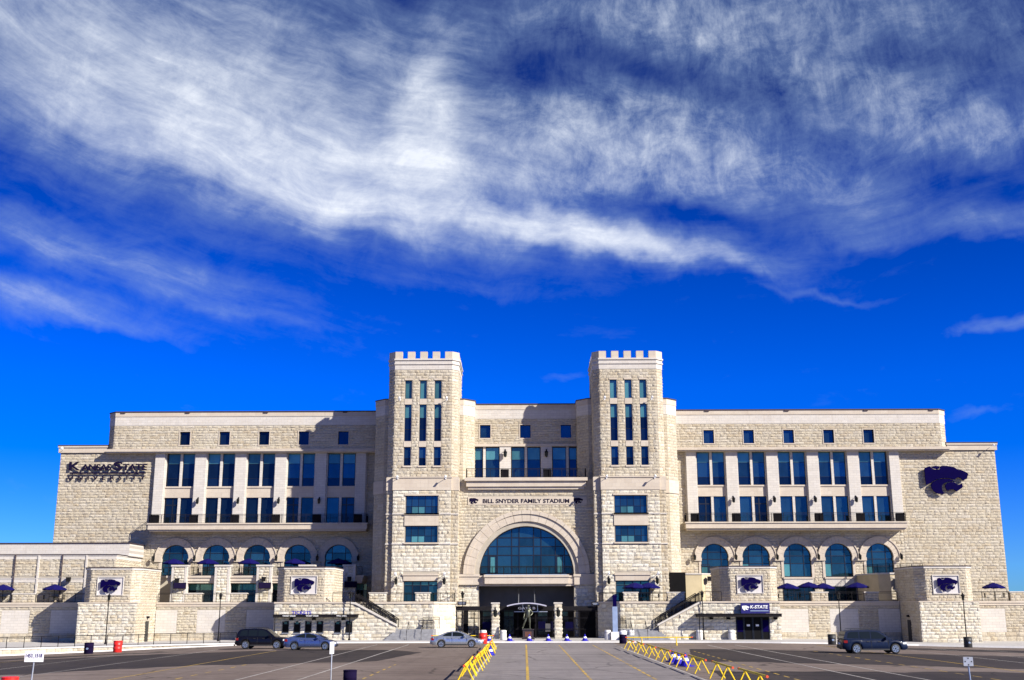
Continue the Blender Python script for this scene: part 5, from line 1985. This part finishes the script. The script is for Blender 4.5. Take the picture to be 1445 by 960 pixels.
def table_proto():
    o = thing('patio_table', '', 'table', group='patio tables')
    m = MB(); m.lathe([(.55, .70), (.56, .73), (.55, .75)], 16); m.build('tabletop', 'iron', o)
    m = MB(); m.lathe([(.28, 0), (.05, .06), (.04, .7)], 10); m.build('leg', 'iron', o)
    return o


def chair_proto():
    o = thing('patio_chair', '', 'chair', group='patio chairs')
    m = MB(); m.box(-.23, .23, -.23, .23, .43, .47); m.build('seat', 'iron', o)
    m = MB()
    for k in range(6):
        x = -.21 + .084 * k
        m.box(x - .012, x + .012, .2, .225, .47, .88)
    m.box(-.23, .23, .195, .23, .86, .92); m.build('backrest', 'iron', o)
    for x in (-.2, .2):
        for y in (-.2, .2):
            m = MB(); m.tube([(x, y, 0), (x, y, .44)], .016, 4); m.build('leg', 'iron', o)
    return o


UMB = [(-62.6, 8.0, 4.22, 'at the far left edge of the annex terrace'), (-56.4, 8.0, 4.22, 'between the two downpipes of the annex'),
       (-45.4 + .9, 15.0, 7.5, 'in front of the first arch window from the left'), (-40.2, 15.0, 7.5, 'in front of the second arch window from the left'), (-35.0, 15.0, 7.5, 'in front of the third arch window from the left'),
       (-29.2, 15.0, 7.5, 'in front of the fourth arch window from the left'), (-23.7, 15.0, 7.5, 'in front of the left wing arch nearest the tower'),
       (12.7, 5.8, 4.25, 'at the right tower door, nearer the gate'), (14.3, 5.9, 4.25, 'at the right tower door, nearer the stairs'),
       (31.2, 9.0, 4.22, 'right of the store pavilion roof'), (33.8, 9.2, 4.35, 'left of the twin umbrellas on the right terrace'), (35.5, 9.0, 4.22, 'on the right terrace behind the first parapet pier'),
       (39.6, 9.2, 4.3, 'on the right terrace left of the stair block'), (55.6, 8.6, 4.22, 'beyond the rightmost pavilion')]
up0 = umbrella_proto()
tb0 = table_proto()
ch0 = chair_proto()
nch = 0
for k, (x, y, z, lab) in enumerate(UMB):
    u = up0 if k == 0 else copy_tree(up0)
    u.location = (x, y, z); u.rotation_euler = (0, 0, .3 * k)
    u['label'] = 'purple patio umbrella ' + lab
    t_ = tb0 if k == 0 else copy_tree(tb0)
    t_.location = (x + .02, y + .02, z)
    t_['label'] = 'black round patio table under umbrella ' + lab.replace('in front of the', 'at')
    for (dx, dy, r_, q) in ((-.95, -.1, 1.6, 'left'), (.95, .1, -1.6, 'right')):
        c = ch0 if nch == 0 else copy_tree(ch0)
        nch += 1
        c.location = (x + dx, y + dy, z); c.rotation_euler = (0, 0, r_ + random.uniform(-.3, .3))
        c['label'] = 'black patio chair %s of umbrella %s' % (q, lab.replace(' from the left', ' of left wing').replace('in front of the', 'at'))

for (x, y, z, r_, lab) in ((-42.7, 12.2, 5.95, .35, 'on the first deck pier from the left'), (-32.2, 12.2, 5.95, .35, 'on the third deck pier from the left'), (-21.6, 12.0, 6.05, .3, 'above the ticket booth stairs'), (45.6, 10.5, 5.95, -.3, 'on the stair block of the right wing')):
    o = thing('television', 'dark purple outdoor screen ' + lab, 'television', (x, y, z), r_, 'outdoor screens')
    m = MB(); m.box(-.72, .72, -.1, .1, 0, .66); m.build('screen', 'letter', o)
    m = MB(); m.box(-.76, .76, -.06, .12, -.04, .70); m.build('casing', 'iron', o)
    m = MB(); m.tube([(0, .1, .35), (0, .55, .35)], .04, 6); m.build('bracket', 'iron', o)
for (x, y, z, lab) in ((-43.1, 12.35, 6.9, 'on the first deck pier from the left'), (-32.4, 12.35, 7.05, 'on the third deck pier from the left'), (-21.8, 12.3, 7.05, 'above the stairs by the left tower'), (45.0, 10.75, 6.75, 'on the right wing stair block'), (22.2, 10.7, 6.95, 'left of the store pavilion roof'), (-54.9, 8.2, 6.95, 'on the annex wall')):
    o = thing('loudspeaker', 'small black loudspeaker ' + lab, 'loudspeaker', (x, y, z), 0, 'wall loudspeakers')
    m = MB(); m.xz([(-.2, -.27), (.2, -.27), (.24, .27), (-.24, .27)], -.3, .1); m.build('cabinet', 'iron', o)
    m = MB(); m.tube([(0, .05, 0), (0, .32, .05)], .05, 6); m.build('bracket', 'iron', o)


# ------------------------------------------------------------------ street furniture
def cone_proto():
    o = thing('traffic_cone', '', 'traffic cone', group='blue traffic cones')
    m = MB(); m.box(-.36, .36, -.36, .36, 0, .05); m.build('base', 'cone_blue', o)
    m = MB(); m.lathe([(.31, .05), (.20, .30)], 14); m.lathe([(.135, .45), (.03, .71), (.02, .72)], 14); m.build('cone_body', 'cone_blue', o)
    m = MB(); m.lathe([(.203, .295), (.135, .455)], 14); m.build('white_band', 'white_paint', o)
    return o


cn0 = cone_proto()
CONES = [(-4.0, -5.6, 'on the kerb behind the left row of barricades'), (-1.85, -5.4, 'on the kerb left of the statue'), (.24, -5.4, 'on the kerb right below the statue'), (2.26, -5.4, 'on the kerb between statue and right pillar'),
         (4.24, -5.4, 'on the kerb just right of the right pillar'), (6.15, -5.4, 'on the kerb nearest the blue banner pylon'), (-2.9, -39, 'inside the left row of barricades'), (9.7, -50.4, 'farthest of three in the right barricade row'),
         (9.6, -53.8, 'middle of three in the right barricade row'), (9.75, -56.0, 'nearest of three in the right barricade row')]
for k, (x, y, lab) in enumerate(CONES):
    c = cn0 if k == 0 else copy_tree(cn0)
    zz = wz(x) if y > -7 else .004
    c.location = (x, y, zz); c.rotation_euler = (0, 0, random.uniform(0, 1.5))
    if k >= 7: c.scale = (1.08, 1.08, 1.12)
    c['label'] = 'blue traffic cone with white band ' + lab

BOL = [(-4.8, -1.0, 'behind the red barrel by the gate'), (-2.6, -1.0, 'between the left pillar and the statue'), (8.9, -1.0, 'left of the blue banner pylon'), (11.4, -1.6, 'right of the white-lidded bin'), (18.9, -1.4, 'below the awning post of the store'), (22.4, -1.4, 'left of the store entrance')]
b0 = None
for k, (x, y, lab) in enumerate(BOL):
    if b0 is None:
        o = thing('bollard', '', 'bollard', group='white concrete bollards')
        m = MB(); m.lathe([(.34, 0), (.35, .04), (.35, .98), (.32, 1.03), (.2, 1.05)], 18); m.build('post', 'white_concrete', o, True)
        m = MB(); m.lathe([(.358, .72), (.358, .80)], 18); m.build('groove', 'concrete', o)
        b0 = o
    else:
        o = copy_tree(b0)
    o.location = (x, y, wz(x)); o['label'] = 'white round concrete bollard ' + lab

# banner pylon
o = thing('banner_pylon', 'tall pale blue pylon with dark purple banner on white base right of the gate', 'pylon', (9.72, -1.2, wz(9.7)))
m = MB(); m.box(-.5, .5, -.4, .4, 0, .85); m.build('base', 'white_concrete', o)
m = MB(); m.box(-.28, .28, -.12, .12, .85, 3.55); m.build('panel', 'pale_blue', o)
m = MB(); m.box(-.2, .2, -.1, .1, 3.55, 4.8); m.box(-.27, .27, -.12, .12, 4.55, 4.72); m.build('banner', 'purple', o)


def bin_(name, x, y, z, r, h, mat, label, lid=None, mark=False, group='litter bins', cat='litter bin'):
    o = thing(name, label, cat, (x, y, z), 0, group)
    m = MB(); m.lathe([(r * .94, 0), (r, .05), (r, h * .33), (r * 1.03, h * .35), (r, h * .37), (r, h * .66), (r * 1.03, h * .68), (r, h * .7), (r, h * .97)], 18); m.build('barrel_body', mat, o, True)
    m = MB(); m.lathe([(r * 1.04, h * .96), (r * 1.04, h), (r * .9, h + .02)] if not lid else [(r * 1.08, h * .96), (r * 1.08, h * 1.2), (r * .9, h * 1.33), (r * .3, h * 1.36)], 18); m.build('lid', lid or mat, o)
    if mark:
        m = MB(); m.lathe([(.0, 0), (.0, 0)], 3)
        m = MB()
        m.xz([(-.09, h * .42), (.0, h * .38), (.1, h * .43), (.12, h * .52), (.02, h * .58), (-.1, h * .54)], -r - .02, -r + .03); m.build('logo', 'pale_blue', o)


bin_('trash_can', -41.0, -20.4, gz(-41), .42, 1.0, 'letter', 'dark purple litter bin with pale logo before the left retaining wall', mark=True)
bin_('barrel', -38.8, -19.0, gz(-38.8), .40, 1.05, 'red', 'red barrel before the left retaining wall', group='red barrels', cat='barrel')
bin_('barrel', -20.4, -83, 0, .32, .95, 'red', 'red barrel cut off by the bottom left corner', group='red barrels', cat='barrel')
bin_('barrel', -4.5, -10.4, 0, .42, 1.05, 'red', 'red barrel in front of the silver car by the gate', group='red barrels', cat='barrel')
bin_('trash_can', -7.75, -78.5, 0, .29, .96, 'letter', 'dark purple litter bin at the bottom edge near the thin post', mark=True)
bin_('trash_can', 30.5, -12.2, gz(30.5), .40, 1.0, 'car_trim', 'black litter bin behind the navy vehicle', mark=True)
bin_('trash_can', 44.1, -12.0, gz(44.1), .40, 1.0, 'car_trim', 'black litter bin before the rightmost pavilion', mark=True)
bin_('trash_can', 9.75, -10.6, 0, .38, .95, 'letter', 'dark litter bin with white dome lid beside the right barricades', lid='white_paint')


def barricade_proto():
    o = thing('barricade', '', 'barricade', group='yellow A-frame barricades')
    m = MB(); m.tube([(0, -3.05, .78), (0, 3.05, .78)], .050, 8); m.build('rail', 'yellow', o)
    for e in (-1, 1):
        m = MB(); m.tube([(0, e * 3.05, .78), (0, e * 3.22, .78)], .058, 8); m.build('rail_end', 'orange_red', o)
        for q in (-1, 1):
            m = MB(); m.tube([(0, e * 1.65, .76), (q * .39, e * 1.65, 0)], .036, 6); m.build('leg', 'yellow', o)
        m = MB(); m.box(-.06, .06, e * 1.65 - .05, e * 1.65 + .05, .70, .79); m.build('bracket', 'yellow', o)
    return o


bp = barricade_proto()
rows = []


def zc_to_y(zc):
    return (zc + .64) / .9726 - 128.5


for k, (a, b) in enumerate(((46.3, 52.3), (53.0, 59.4), (60.6, 67), (67, 73.5), (73.5, 80), (80, 87), (87, 94), (94, 100.7))):
    y = (zc_to_y(a) + zc_to_y(b)) / 2
    rows.append((9.75 - .12 * k + random.uniform(-.05, .05), y, random.uniform(-.015, .015) - .004, 'right row, %s from the camera' % ('first', 'second', 'third', 'fourth', 'fifth', 'sixth', 'seventh', 'eighth')[k]))
for k, zc in enumerate((58.2, 62.4, 66.8, 73.8, 78.4, 85.4, 92.0, 99.0)):
    rows.append((-3.15 + random.uniform(-.12, .12), zc_to_y(zc), random.uniform(-.04, .04), 'left row, %s from the camera' % ('first', 'second', 'third', 'fourth', 'fifth', 'sixth', 'seventh', 'eighth')[k]))
rows.append((12.6, -17.6, math.pi / 2, 'standing crosswise by the right stairs'))
rows.append((-6.6, -10.0, math.pi / 2, 'standing crosswise behind the silver car'))
for k, (x, y, rz, lab) in enumerate(rows):
    o = bp if k == 0 else copy_tree(bp)
    o.location = (x, y, .004); o.rotation_euler = (0, 0, rz)
    o['label'] = 'yellow A-frame barricade with red rail ends, ' + lab

# posts with stall signs
o = thing('parking_sign', 'white stall number sign 1453_1518 on a dark post at the bottom left', 'sign', (-19.95, -82, 0))
m = MB(); m.box(-.38, .38, -.03, -.005, 1.48, 1.90); m.build('plate', 'white_paint', o)
m = MB(); m.tube([(-.06, .02, 0), (.0, .02, 1.6)], .03, 6); m.build('post', 'steel', o)
letters('1453_1518', .18, -.33, .33, -.036, 1.63, 'sign_blue', o, .004, .003, height=.17)
o = thing('sign_post', 'thin steel post with a pale plate seen edge on, beside the blue sedan', 'sign', (-8.65, -78, 0))
m = MB(); m.tube([(0, 0, 0), (0, 0, 2.0)], .028, 6); m.build('post', 'steel', o)
m = MB(); m.box(-.055, .055, -.25, .25, 1.62, 2.13); m.build('plate', 'white_paint', o)
o = thing('sign_post', 'square grey sign back on a pale post at the bottom right', 'sign', (18.15, -80, 0))
m = MB(); m.box(-.2, .2, -.02, 0, 1.18, 1.54)
m.build('plate', 'steel', o)
m = MB()
for (a, b) in ((0, .13), (0, -.13), (.13, 0), (-.13, 0)):
    m.box(a - .025, a + .025, -.03, -.02, 1.36 + b - .025, 1.36 + b + .025)
m.build('bolt', 'car_trim', o)
m = MB(); m.tube([(.06, .03, 0), (.0, .03, 1.3)], .03, 6); m.build('post', 'pale_blue', o)


# ------------------------------------------------------------------ vehicles
def lerp_prof(prof, x):
    for (a, za), (b, zb) in zip(prof, prof[1:]):
        if a <= x <= b:
            t = (x - a) / (b - a)
            t = t * t * (3 - 2 * t) if False else t
            return za + (zb - za) * t
    return prof[0][1] if x < prof[0][0] else prof[-1][1]


def car(name, label, cat, loc, rz, paint, L, Wd, top, green, wheels, wr, windows, suv=False, low=.24):
    """top: body top line (x, z); green: greenhouse outline (x, z) from tail to nose; windows: list of (x, z) polygons for one side"""
    o = thing(name, label, cat, loc, rz, 'parked vehicles')
    hw = Wd / 2
    xs = sorted(set([round(v, 3) for v in span(-L / 2, L / 2, .09)] + [round(w + wr * 1.16 * math.cos(math.pi * k / 10), 3) for w in wheels for k in range(11)]))
    m = MB()
    rings = []
    for x in xs:
        e = abs(x) / (L / 2)
        w = hw * (1 - .16 * max(0, (e - .80) / .20) ** 2)
        zt = lerp_prof(top, x)
        zl = low + .12 * max(0, (e - .9) / .1)
        for wx in wheels:
            d = abs(x - wx)
            if d < wr * 1.16:
                zl = max(zl, wr + math.sqrt(max(0, (wr * 1.16) ** 2 - d * d)) * .98)
        zt = max(zt, zl + .08)
        sh = min(zt - .02, zl + (zt - zl) * .72)
        half = [(w * .94, zl), (w * .985, zl + min(.12, (sh - zl) * .3)), (w, (zl + sh) / 2), (w * .975, sh), (w * .93, zt - .035), (w * .82, zt), (0, zt + .02)]
        ring = [(x, -y, z) for y, z in half] + [(x, y, z) for y, z in half[:-1][::-1]]
        rings.append(len(m.v)); m.v += ring
        nr = len(ring)
    for i, j in zip(rings, rings[1:]):
        for k in range(nr - 1):
            m.f.append((i + k, j + k, j + k + 1, i + k + 1)); m.t.append(.5)
    m.f.append(tuple(range(rings[0], rings[0] + nr))); m.f.append(tuple(range(rings[-1] + nr - 1, rings[-1] - 1, -1))); m.t += [.5, .5]
    body = m.build('body', paint, o, True)
    # dark underside with inner wheel wells
    m = MB(); m.box(-L / 2 + .25, L / 2 - .25, -hw * .72, hw * .72, low + .02, low + .42)
    m.build('underbody', 'car_trim', o)
    # greenhouse
    zb = min(p[1] for p in green); zr = max(p[1] for p in green)
    wb, wtop = hw * .90, hw * (.70 if not suv else .77)
    yy = lambda z, off=0: wb + (wtop - wb) * (z - zb) / (zr - zb) + off
    m = MB()
    n = len(green)
    for e in (-1, 1):
        m.v += [(x, e * yy(z), z) for x, z in green]
    m.f.append(tuple(range(n))); m.f.append(tuple(range(2 * n - 1, n - 1, -1)))
    for k in range(n - 1):
        m.f.append((k + 1, k, n + k, n + k + 1))
    m.t = [.5] * len(m.f)
    m.build('cabin', paint, o)
    for e in (-1, 1):
        for poly in windows['side']:
            m = MB()
            a = [(x, e * yy(z, .012), z) for x, z in poly]
            b = [(x, e * yy(z, -.02), z) for x, z in poly]
            m.face(a if e < 0 else a[::-1])
            for k in range(len(a)):
                m.face([a[k], b[k], b[(k + 1) % len(a)], a[(k + 1) % len(a)]])
            m.build('window', 'car_glass', o)
    for nm, (p, q) in (('windscreen', windows['front']), ('rear_window', windows['rear'])):
        d = Vector((q[0] - p[0], 0, q[1] - p[1])).normalized()
        nv = Vector((d.z, 0, -d.x)) * (.014 if nm == 'windscreen' else -.014)
        if nm == 'windscreen' and nv.x < 0: nv = -nv
        if nm == 'rear_window' and nv.x > 0: nv = -nv
        m = MB()
        pts = [(p[0], -yy(p[1]) * .93, p[1]), (p[0], yy(p[1]) * .93, p[1]), (q[0], yy(q[1]) * .9, q[1]), (q[0], -yy(q[1]) * .9, q[1])]
        a = [(x + nv.x, y, z + nv.z) for x, y, z in pts]
        m.face(a)
        for k in range(4):
            m.face([a[k], pts[k], pts[(k + 1) % 4], a[(k + 1) % 4]])
        m.build(nm, 'car_glass', o)
    # wheels
    for wx in wheels:
        for e in (-1, 1):
            y0 = e * (hw - .02)
            y1 = e * (hw - .24)
            m = MB()
            N = 24
            prof = [(wr * .66, 0), (wr * .92, -.01), (wr, .04), (wr, .17), (wr * .92, .22), (wr * .6, .22)]
            vs = []
            for (r, d) in prof:
                vs.append(len(m.v))
                m.v += [(wx + r * math.cos(2 * math.pi * k / N), y0 - e * d, wr + r * math.sin(2 * math.pi * k / N)) for k in range(N)]
            for i, j in zip(vs, vs[1:]):
                for k in range(N):
                    m.f.append((i + k, i + (k + 1) % N, j + (k + 1) % N, j + k)); m.t.append(.5)
            wh = m.build('wheel', 'rubber', o, True)
            m = MB()
            for k in range(5 if not suv else 6):
                a = 2 * math.pi * k / (5 if not suv else 6) + .3
                pr = []
                for (r, wd) in ((.05, .05), (wr * .66, .075)):
                    for q in (-1, 1):
                        pr.append((wx + r * math.cos(a) - q * wd * math.sin(a), wr + r * math.sin(a) + q * wd * math.cos(a)))
                m.xz([pr[0], pr[1], pr[3], pr[2]], y0 + e * .005, y0 - e * .03)
            for k in range(N):
                a0, a1 = 2 * math.pi * k / N, 2 * math.pi * (k + 1) / N
                m.xz([(wx + r * math.cos(a), wr + r * math.sin(a)) for r, a in ((wr * .58, a0), (wr * .69, a0), (wr * .69, a1), (wr * .58, a1))], y0 + e * .006, y0 - e * .06)
            m.build('rim', 'alloy', wh)
            m = MB(); m.xz([(wx + wr * .62 * math.cos(2 * math.pi * k / N), wr + wr * .62 * math.sin(2 * math.pi * k / N)) for k in range(N)], y0 - e * .05, y0 - e * .07); m.build('brake_disc', 'car_trim', wh)
    # lights, mirrors, handles, sills, seams
    zf = lerp_prof(top, L / 2 - .25)
    zr_ = lerp_prof(top, -L / 2 + .12)
    for e in (-1, 1):
        m = MB(); y = e * hw * .70
        m.prism([(L / 2 - .42, e * hw * .985), (L / 2 - .10, e * hw * .90), (L / 2 + .012, e * hw * .62), (L / 2 - .1, e * hw * .55), (L / 2 - .45, e * hw * .8)], zf - .20, zf - .05); m.build('headlight', 'headlight', o)
        m = MB(); m.prism([(-L / 2 + .34, e * hw * .99), (-L / 2 + .08, e * hw * .905), (-L / 2 - .012, e * hw * .66), (-L / 2 + .1, e * hw * .6), (-L / 2 + .3, e * hw * .8)], zr_ - .30, zr_ - .10); m.build('taillight', 'taillight', o)
        mx = windows['mirror'][0]; mz = windows['mirror'][1]
        m = MB(); m.prism([(mx - .06, e * hw * .93), (mx + .12, e * hw * .95), (mx + .10, e * (hw + .17)), (mx - .05, e * (hw + .19))], mz, mz + .14); m.build('mirror', paint, o)
        for hx in windows['handles']:
            m = MB(); a, b = sorted((e * (hw - .02), e * (hw + .015))); m.box(hx - .1, hx + .1, a, b, zb - .16, zb - .12); m.build('door_handle', 'alloy' if not suv else 'car_trim', o)
        for sx in windows['seams']:
            m = MB(); a, b = sorted((e * (hw - .05), e * (hw + .003))); m.box(sx - .008, sx + .008, a, b, low + .15, zb - .05); m.build('door_seam', 'car_trim', o)
        m = MB(); a, b = sorted((e * (hw * .95), e * (hw * 1.0))); m.box(wheels[0] + wr * 1.2, wheels[1] - wr * 1.2, a, b, low - .02, low + .09); m.build('sill', 'car_trim', o)
        if suv:
            m = MB(); m.tube([(green[1][0] + .5, e * (wtop - .05), zr + .02), (green[1][0] + .6, e * (wtop - .05), zr + .07), (green[-2][0] - .7, e * (wtop - .05), zr + .06), (green[-2][0] - .55, e * (wtop - .05), zr + .01)], .02, 5); m.build('roof_rail', 'car_trim', o)
    m = MB(); m.box(-L / 2 - .035, -L / 2 + .2, -hw * .8, hw * .8, low + .12, low + .34); m.build('rear_bumper', 'car_trim' if suv else paint, o)
    m = MB(); m.box(L / 2 - .12, L / 2 + .03, -hw * .5, hw * .5, low + .12, low + .30); m.build('grille', 'car_trim', o)
    m = MB(); m.box(-L / 2 - .05, -L / 2 - .03, -.26, .26, low + .42, low + .56); m.build('number_plate', 'white_paint', o)
    return o


SED_TOP = [(-2.42, .70), (-2.36, .94), (-2.2, 1.0), (-1.7, 1.03), (-1.2, 1.0), (.9, .97), (1.25, .93), (1.8, .84), (2.2, .73), (2.38, .60), (2.42, .48)]
SED_G = [(-1.95, .98), (-1.55, 1.14), (-1.1, 1.32), (-.75, 1.42), (-.35, 1.47), (.05, 1.465), (.40, 1.41), (.75, 1.27), (1.10, 1.10), (1.38, .95)]
SED_W = dict(side=[[(-1.33, 1.05), (-1.0, 1.26), (-.7, 1.36), (-.45, 1.385), (-.45, 1.03)], [(-.37, 1.03), (-.37, 1.39), (.02, 1.385), (.34, 1.33), (.68, 1.17), (.86, 1.05), (.86, 1.03)]],
             front=((1.30, .99), (.48, 1.38)), rear=((-1.85, 1.02), (-.82, 1.40)), mirror=(.72, 1.0), handles=(-.72, .28), seams=(-.41, -1.2, .92))
car('silver_sedan', 'silver four-door sedan standing near the gate behind the left barricades', 'car', (-6.5, -21.4, .004), 0, 'car_silver', 4.84, 1.79, SED_TOP, SED_G, (-1.42, 1.36), .325, SED_W)

ELA_TOP = [(-2.27, .74), (-2.2, 1.0), (-2.05, 1.06), (-1.6, 1.07), (-1.1, 1.03), (.9, .97), (1.3, .91), (1.8, .80), (2.1, .68), (2.24, .56), (2.27, .46)]
ELA_G = [(-1.95, 1.03), (-1.5, 1.19), (-1.0, 1.35), (-.55, 1.43), (-.15, 1.44), (.25, 1.40), (.65, 1.29), (1.05, 1.11), (1.42, .94)]
ELA_W = dict(side=[[(-1.35, 1.10), (-.95, 1.28), (-.6, 1.36), (-.42, 1.37), (-.42, 1.05)], [(-.34, 1.05), (-.34, 1.375), (-.05, 1.375), (.3, 1.31), (.7, 1.13), (.86, 1.04)]],
             front=((1.34, .98), (.42, 1.37)), rear=((-1.85, 1.07), (-.75, 1.40)), mirror=(.72, 1.0), handles=(-.7, .3), seams=(-.38, -1.15, .94))
car('blue_sedan', 'blue-grey compact sedan parked nose to the right before the ticket windows', 'car', (-18.95, -27.0, .004), R(-2), 'car_blue', 4.54, 1.77, ELA_TOP, ELA_G, (-1.34, 1.36), .325, ELA_W)

SUV_TOP = [(-2.42, .75), (-2.36, 1.02), (-2.25, 1.12), (.9, 1.08), (1.15, 1.06), (1.9, 1.0), (2.25, .9), (2.38, .75), (2.42, .6)]
SUV_G = [(-2.34, 1.10), (-2.20, 1.45), (-2.02, 1.70), (-1.6, 1.775), (-.6, 1.80), (.1, 1.78), (.4, 1.70), (.8, 1.42), (1.28, 1.06)]
SUV_W = dict(side=[[(-2.05, 1.16), (-1.9, 1.56), (-1.75, 1.64), (-1.3, 1.66), (-1.3, 1.16)], [(-1.22, 1.14), (-1.22, 1.66), (-.4, 1.67), (-.4, 1.12)], [(-.32, 1.12), (-.32, 1.67), (.1, 1.66), (.32, 1.58), (.72, 1.30), (.86, 1.12)]],
             front=((1.22, 1.10), (.44, 1.68)), rear=((-2.32, 1.16), (-2.06, 1.64)), mirror=(.74, 1.12), handles=(-.62, .22), seams=(-.36, -1.26, .92))
car('black_suv', 'black sport utility vehicle parked behind the blue sedan', 'car', (-24.05, -23.0, gz(-24)), R(-3), 'car_black', 4.86, 1.88, SUV_TOP, SUV_G, (-1.45, 1.42), .37, SUV_W, suv=True, low=.30)
NAV_G = [(-2.52, 1.12), (-2.42, 1.45), (-2.28, 1.72), (-1.9, 1.80), (-.6, 1.84), (.1, 1.81), (.45, 1.73), (.9, 1.42), (1.40, 1.08)]
NAV_TOP = [(-2.6, .75), (-2.54, 1.04), (-2.45, 1.15), (.9, 1.12), (1.2, 1.09), (2.0, 1.02), (2.4, .92), (2.55, .76), (2.6, .6)]
NAV_W = dict(side=[[(-2.25, 1.22), (-2.12, 1.62), (-1.9, 1.68), (-1.3, 1.69), (-1.3, 1.18)], [(-1.22, 1.18), (-1.22, 1.69), (-.38, 1.71), (-.38, 1.16)], [(-.3, 1.16), (-.3, 1.71), (.12, 1.69), (.36, 1.61), (.8, 1.32), (.96, 1.16)]],
             front=((1.34, 1.12), (.48, 1.71)), rear=((-2.50, 1.2), (-2.30, 1.68)), mirror=(.82, 1.14), handles=(-.62, .28), seams=(-.34, -1.26, 1.02))
car('navy_suv', 'dark navy blue sport utility vehicle parked alone on the right side', 'car', (27.6, -35.2, gz(27.6)), R(1.5), 'car_navy', 5.16, 1.93, NAV_TOP, NAV_G, (-1.55, 1.55), .39, NAV_W, suv=True, low=.30)
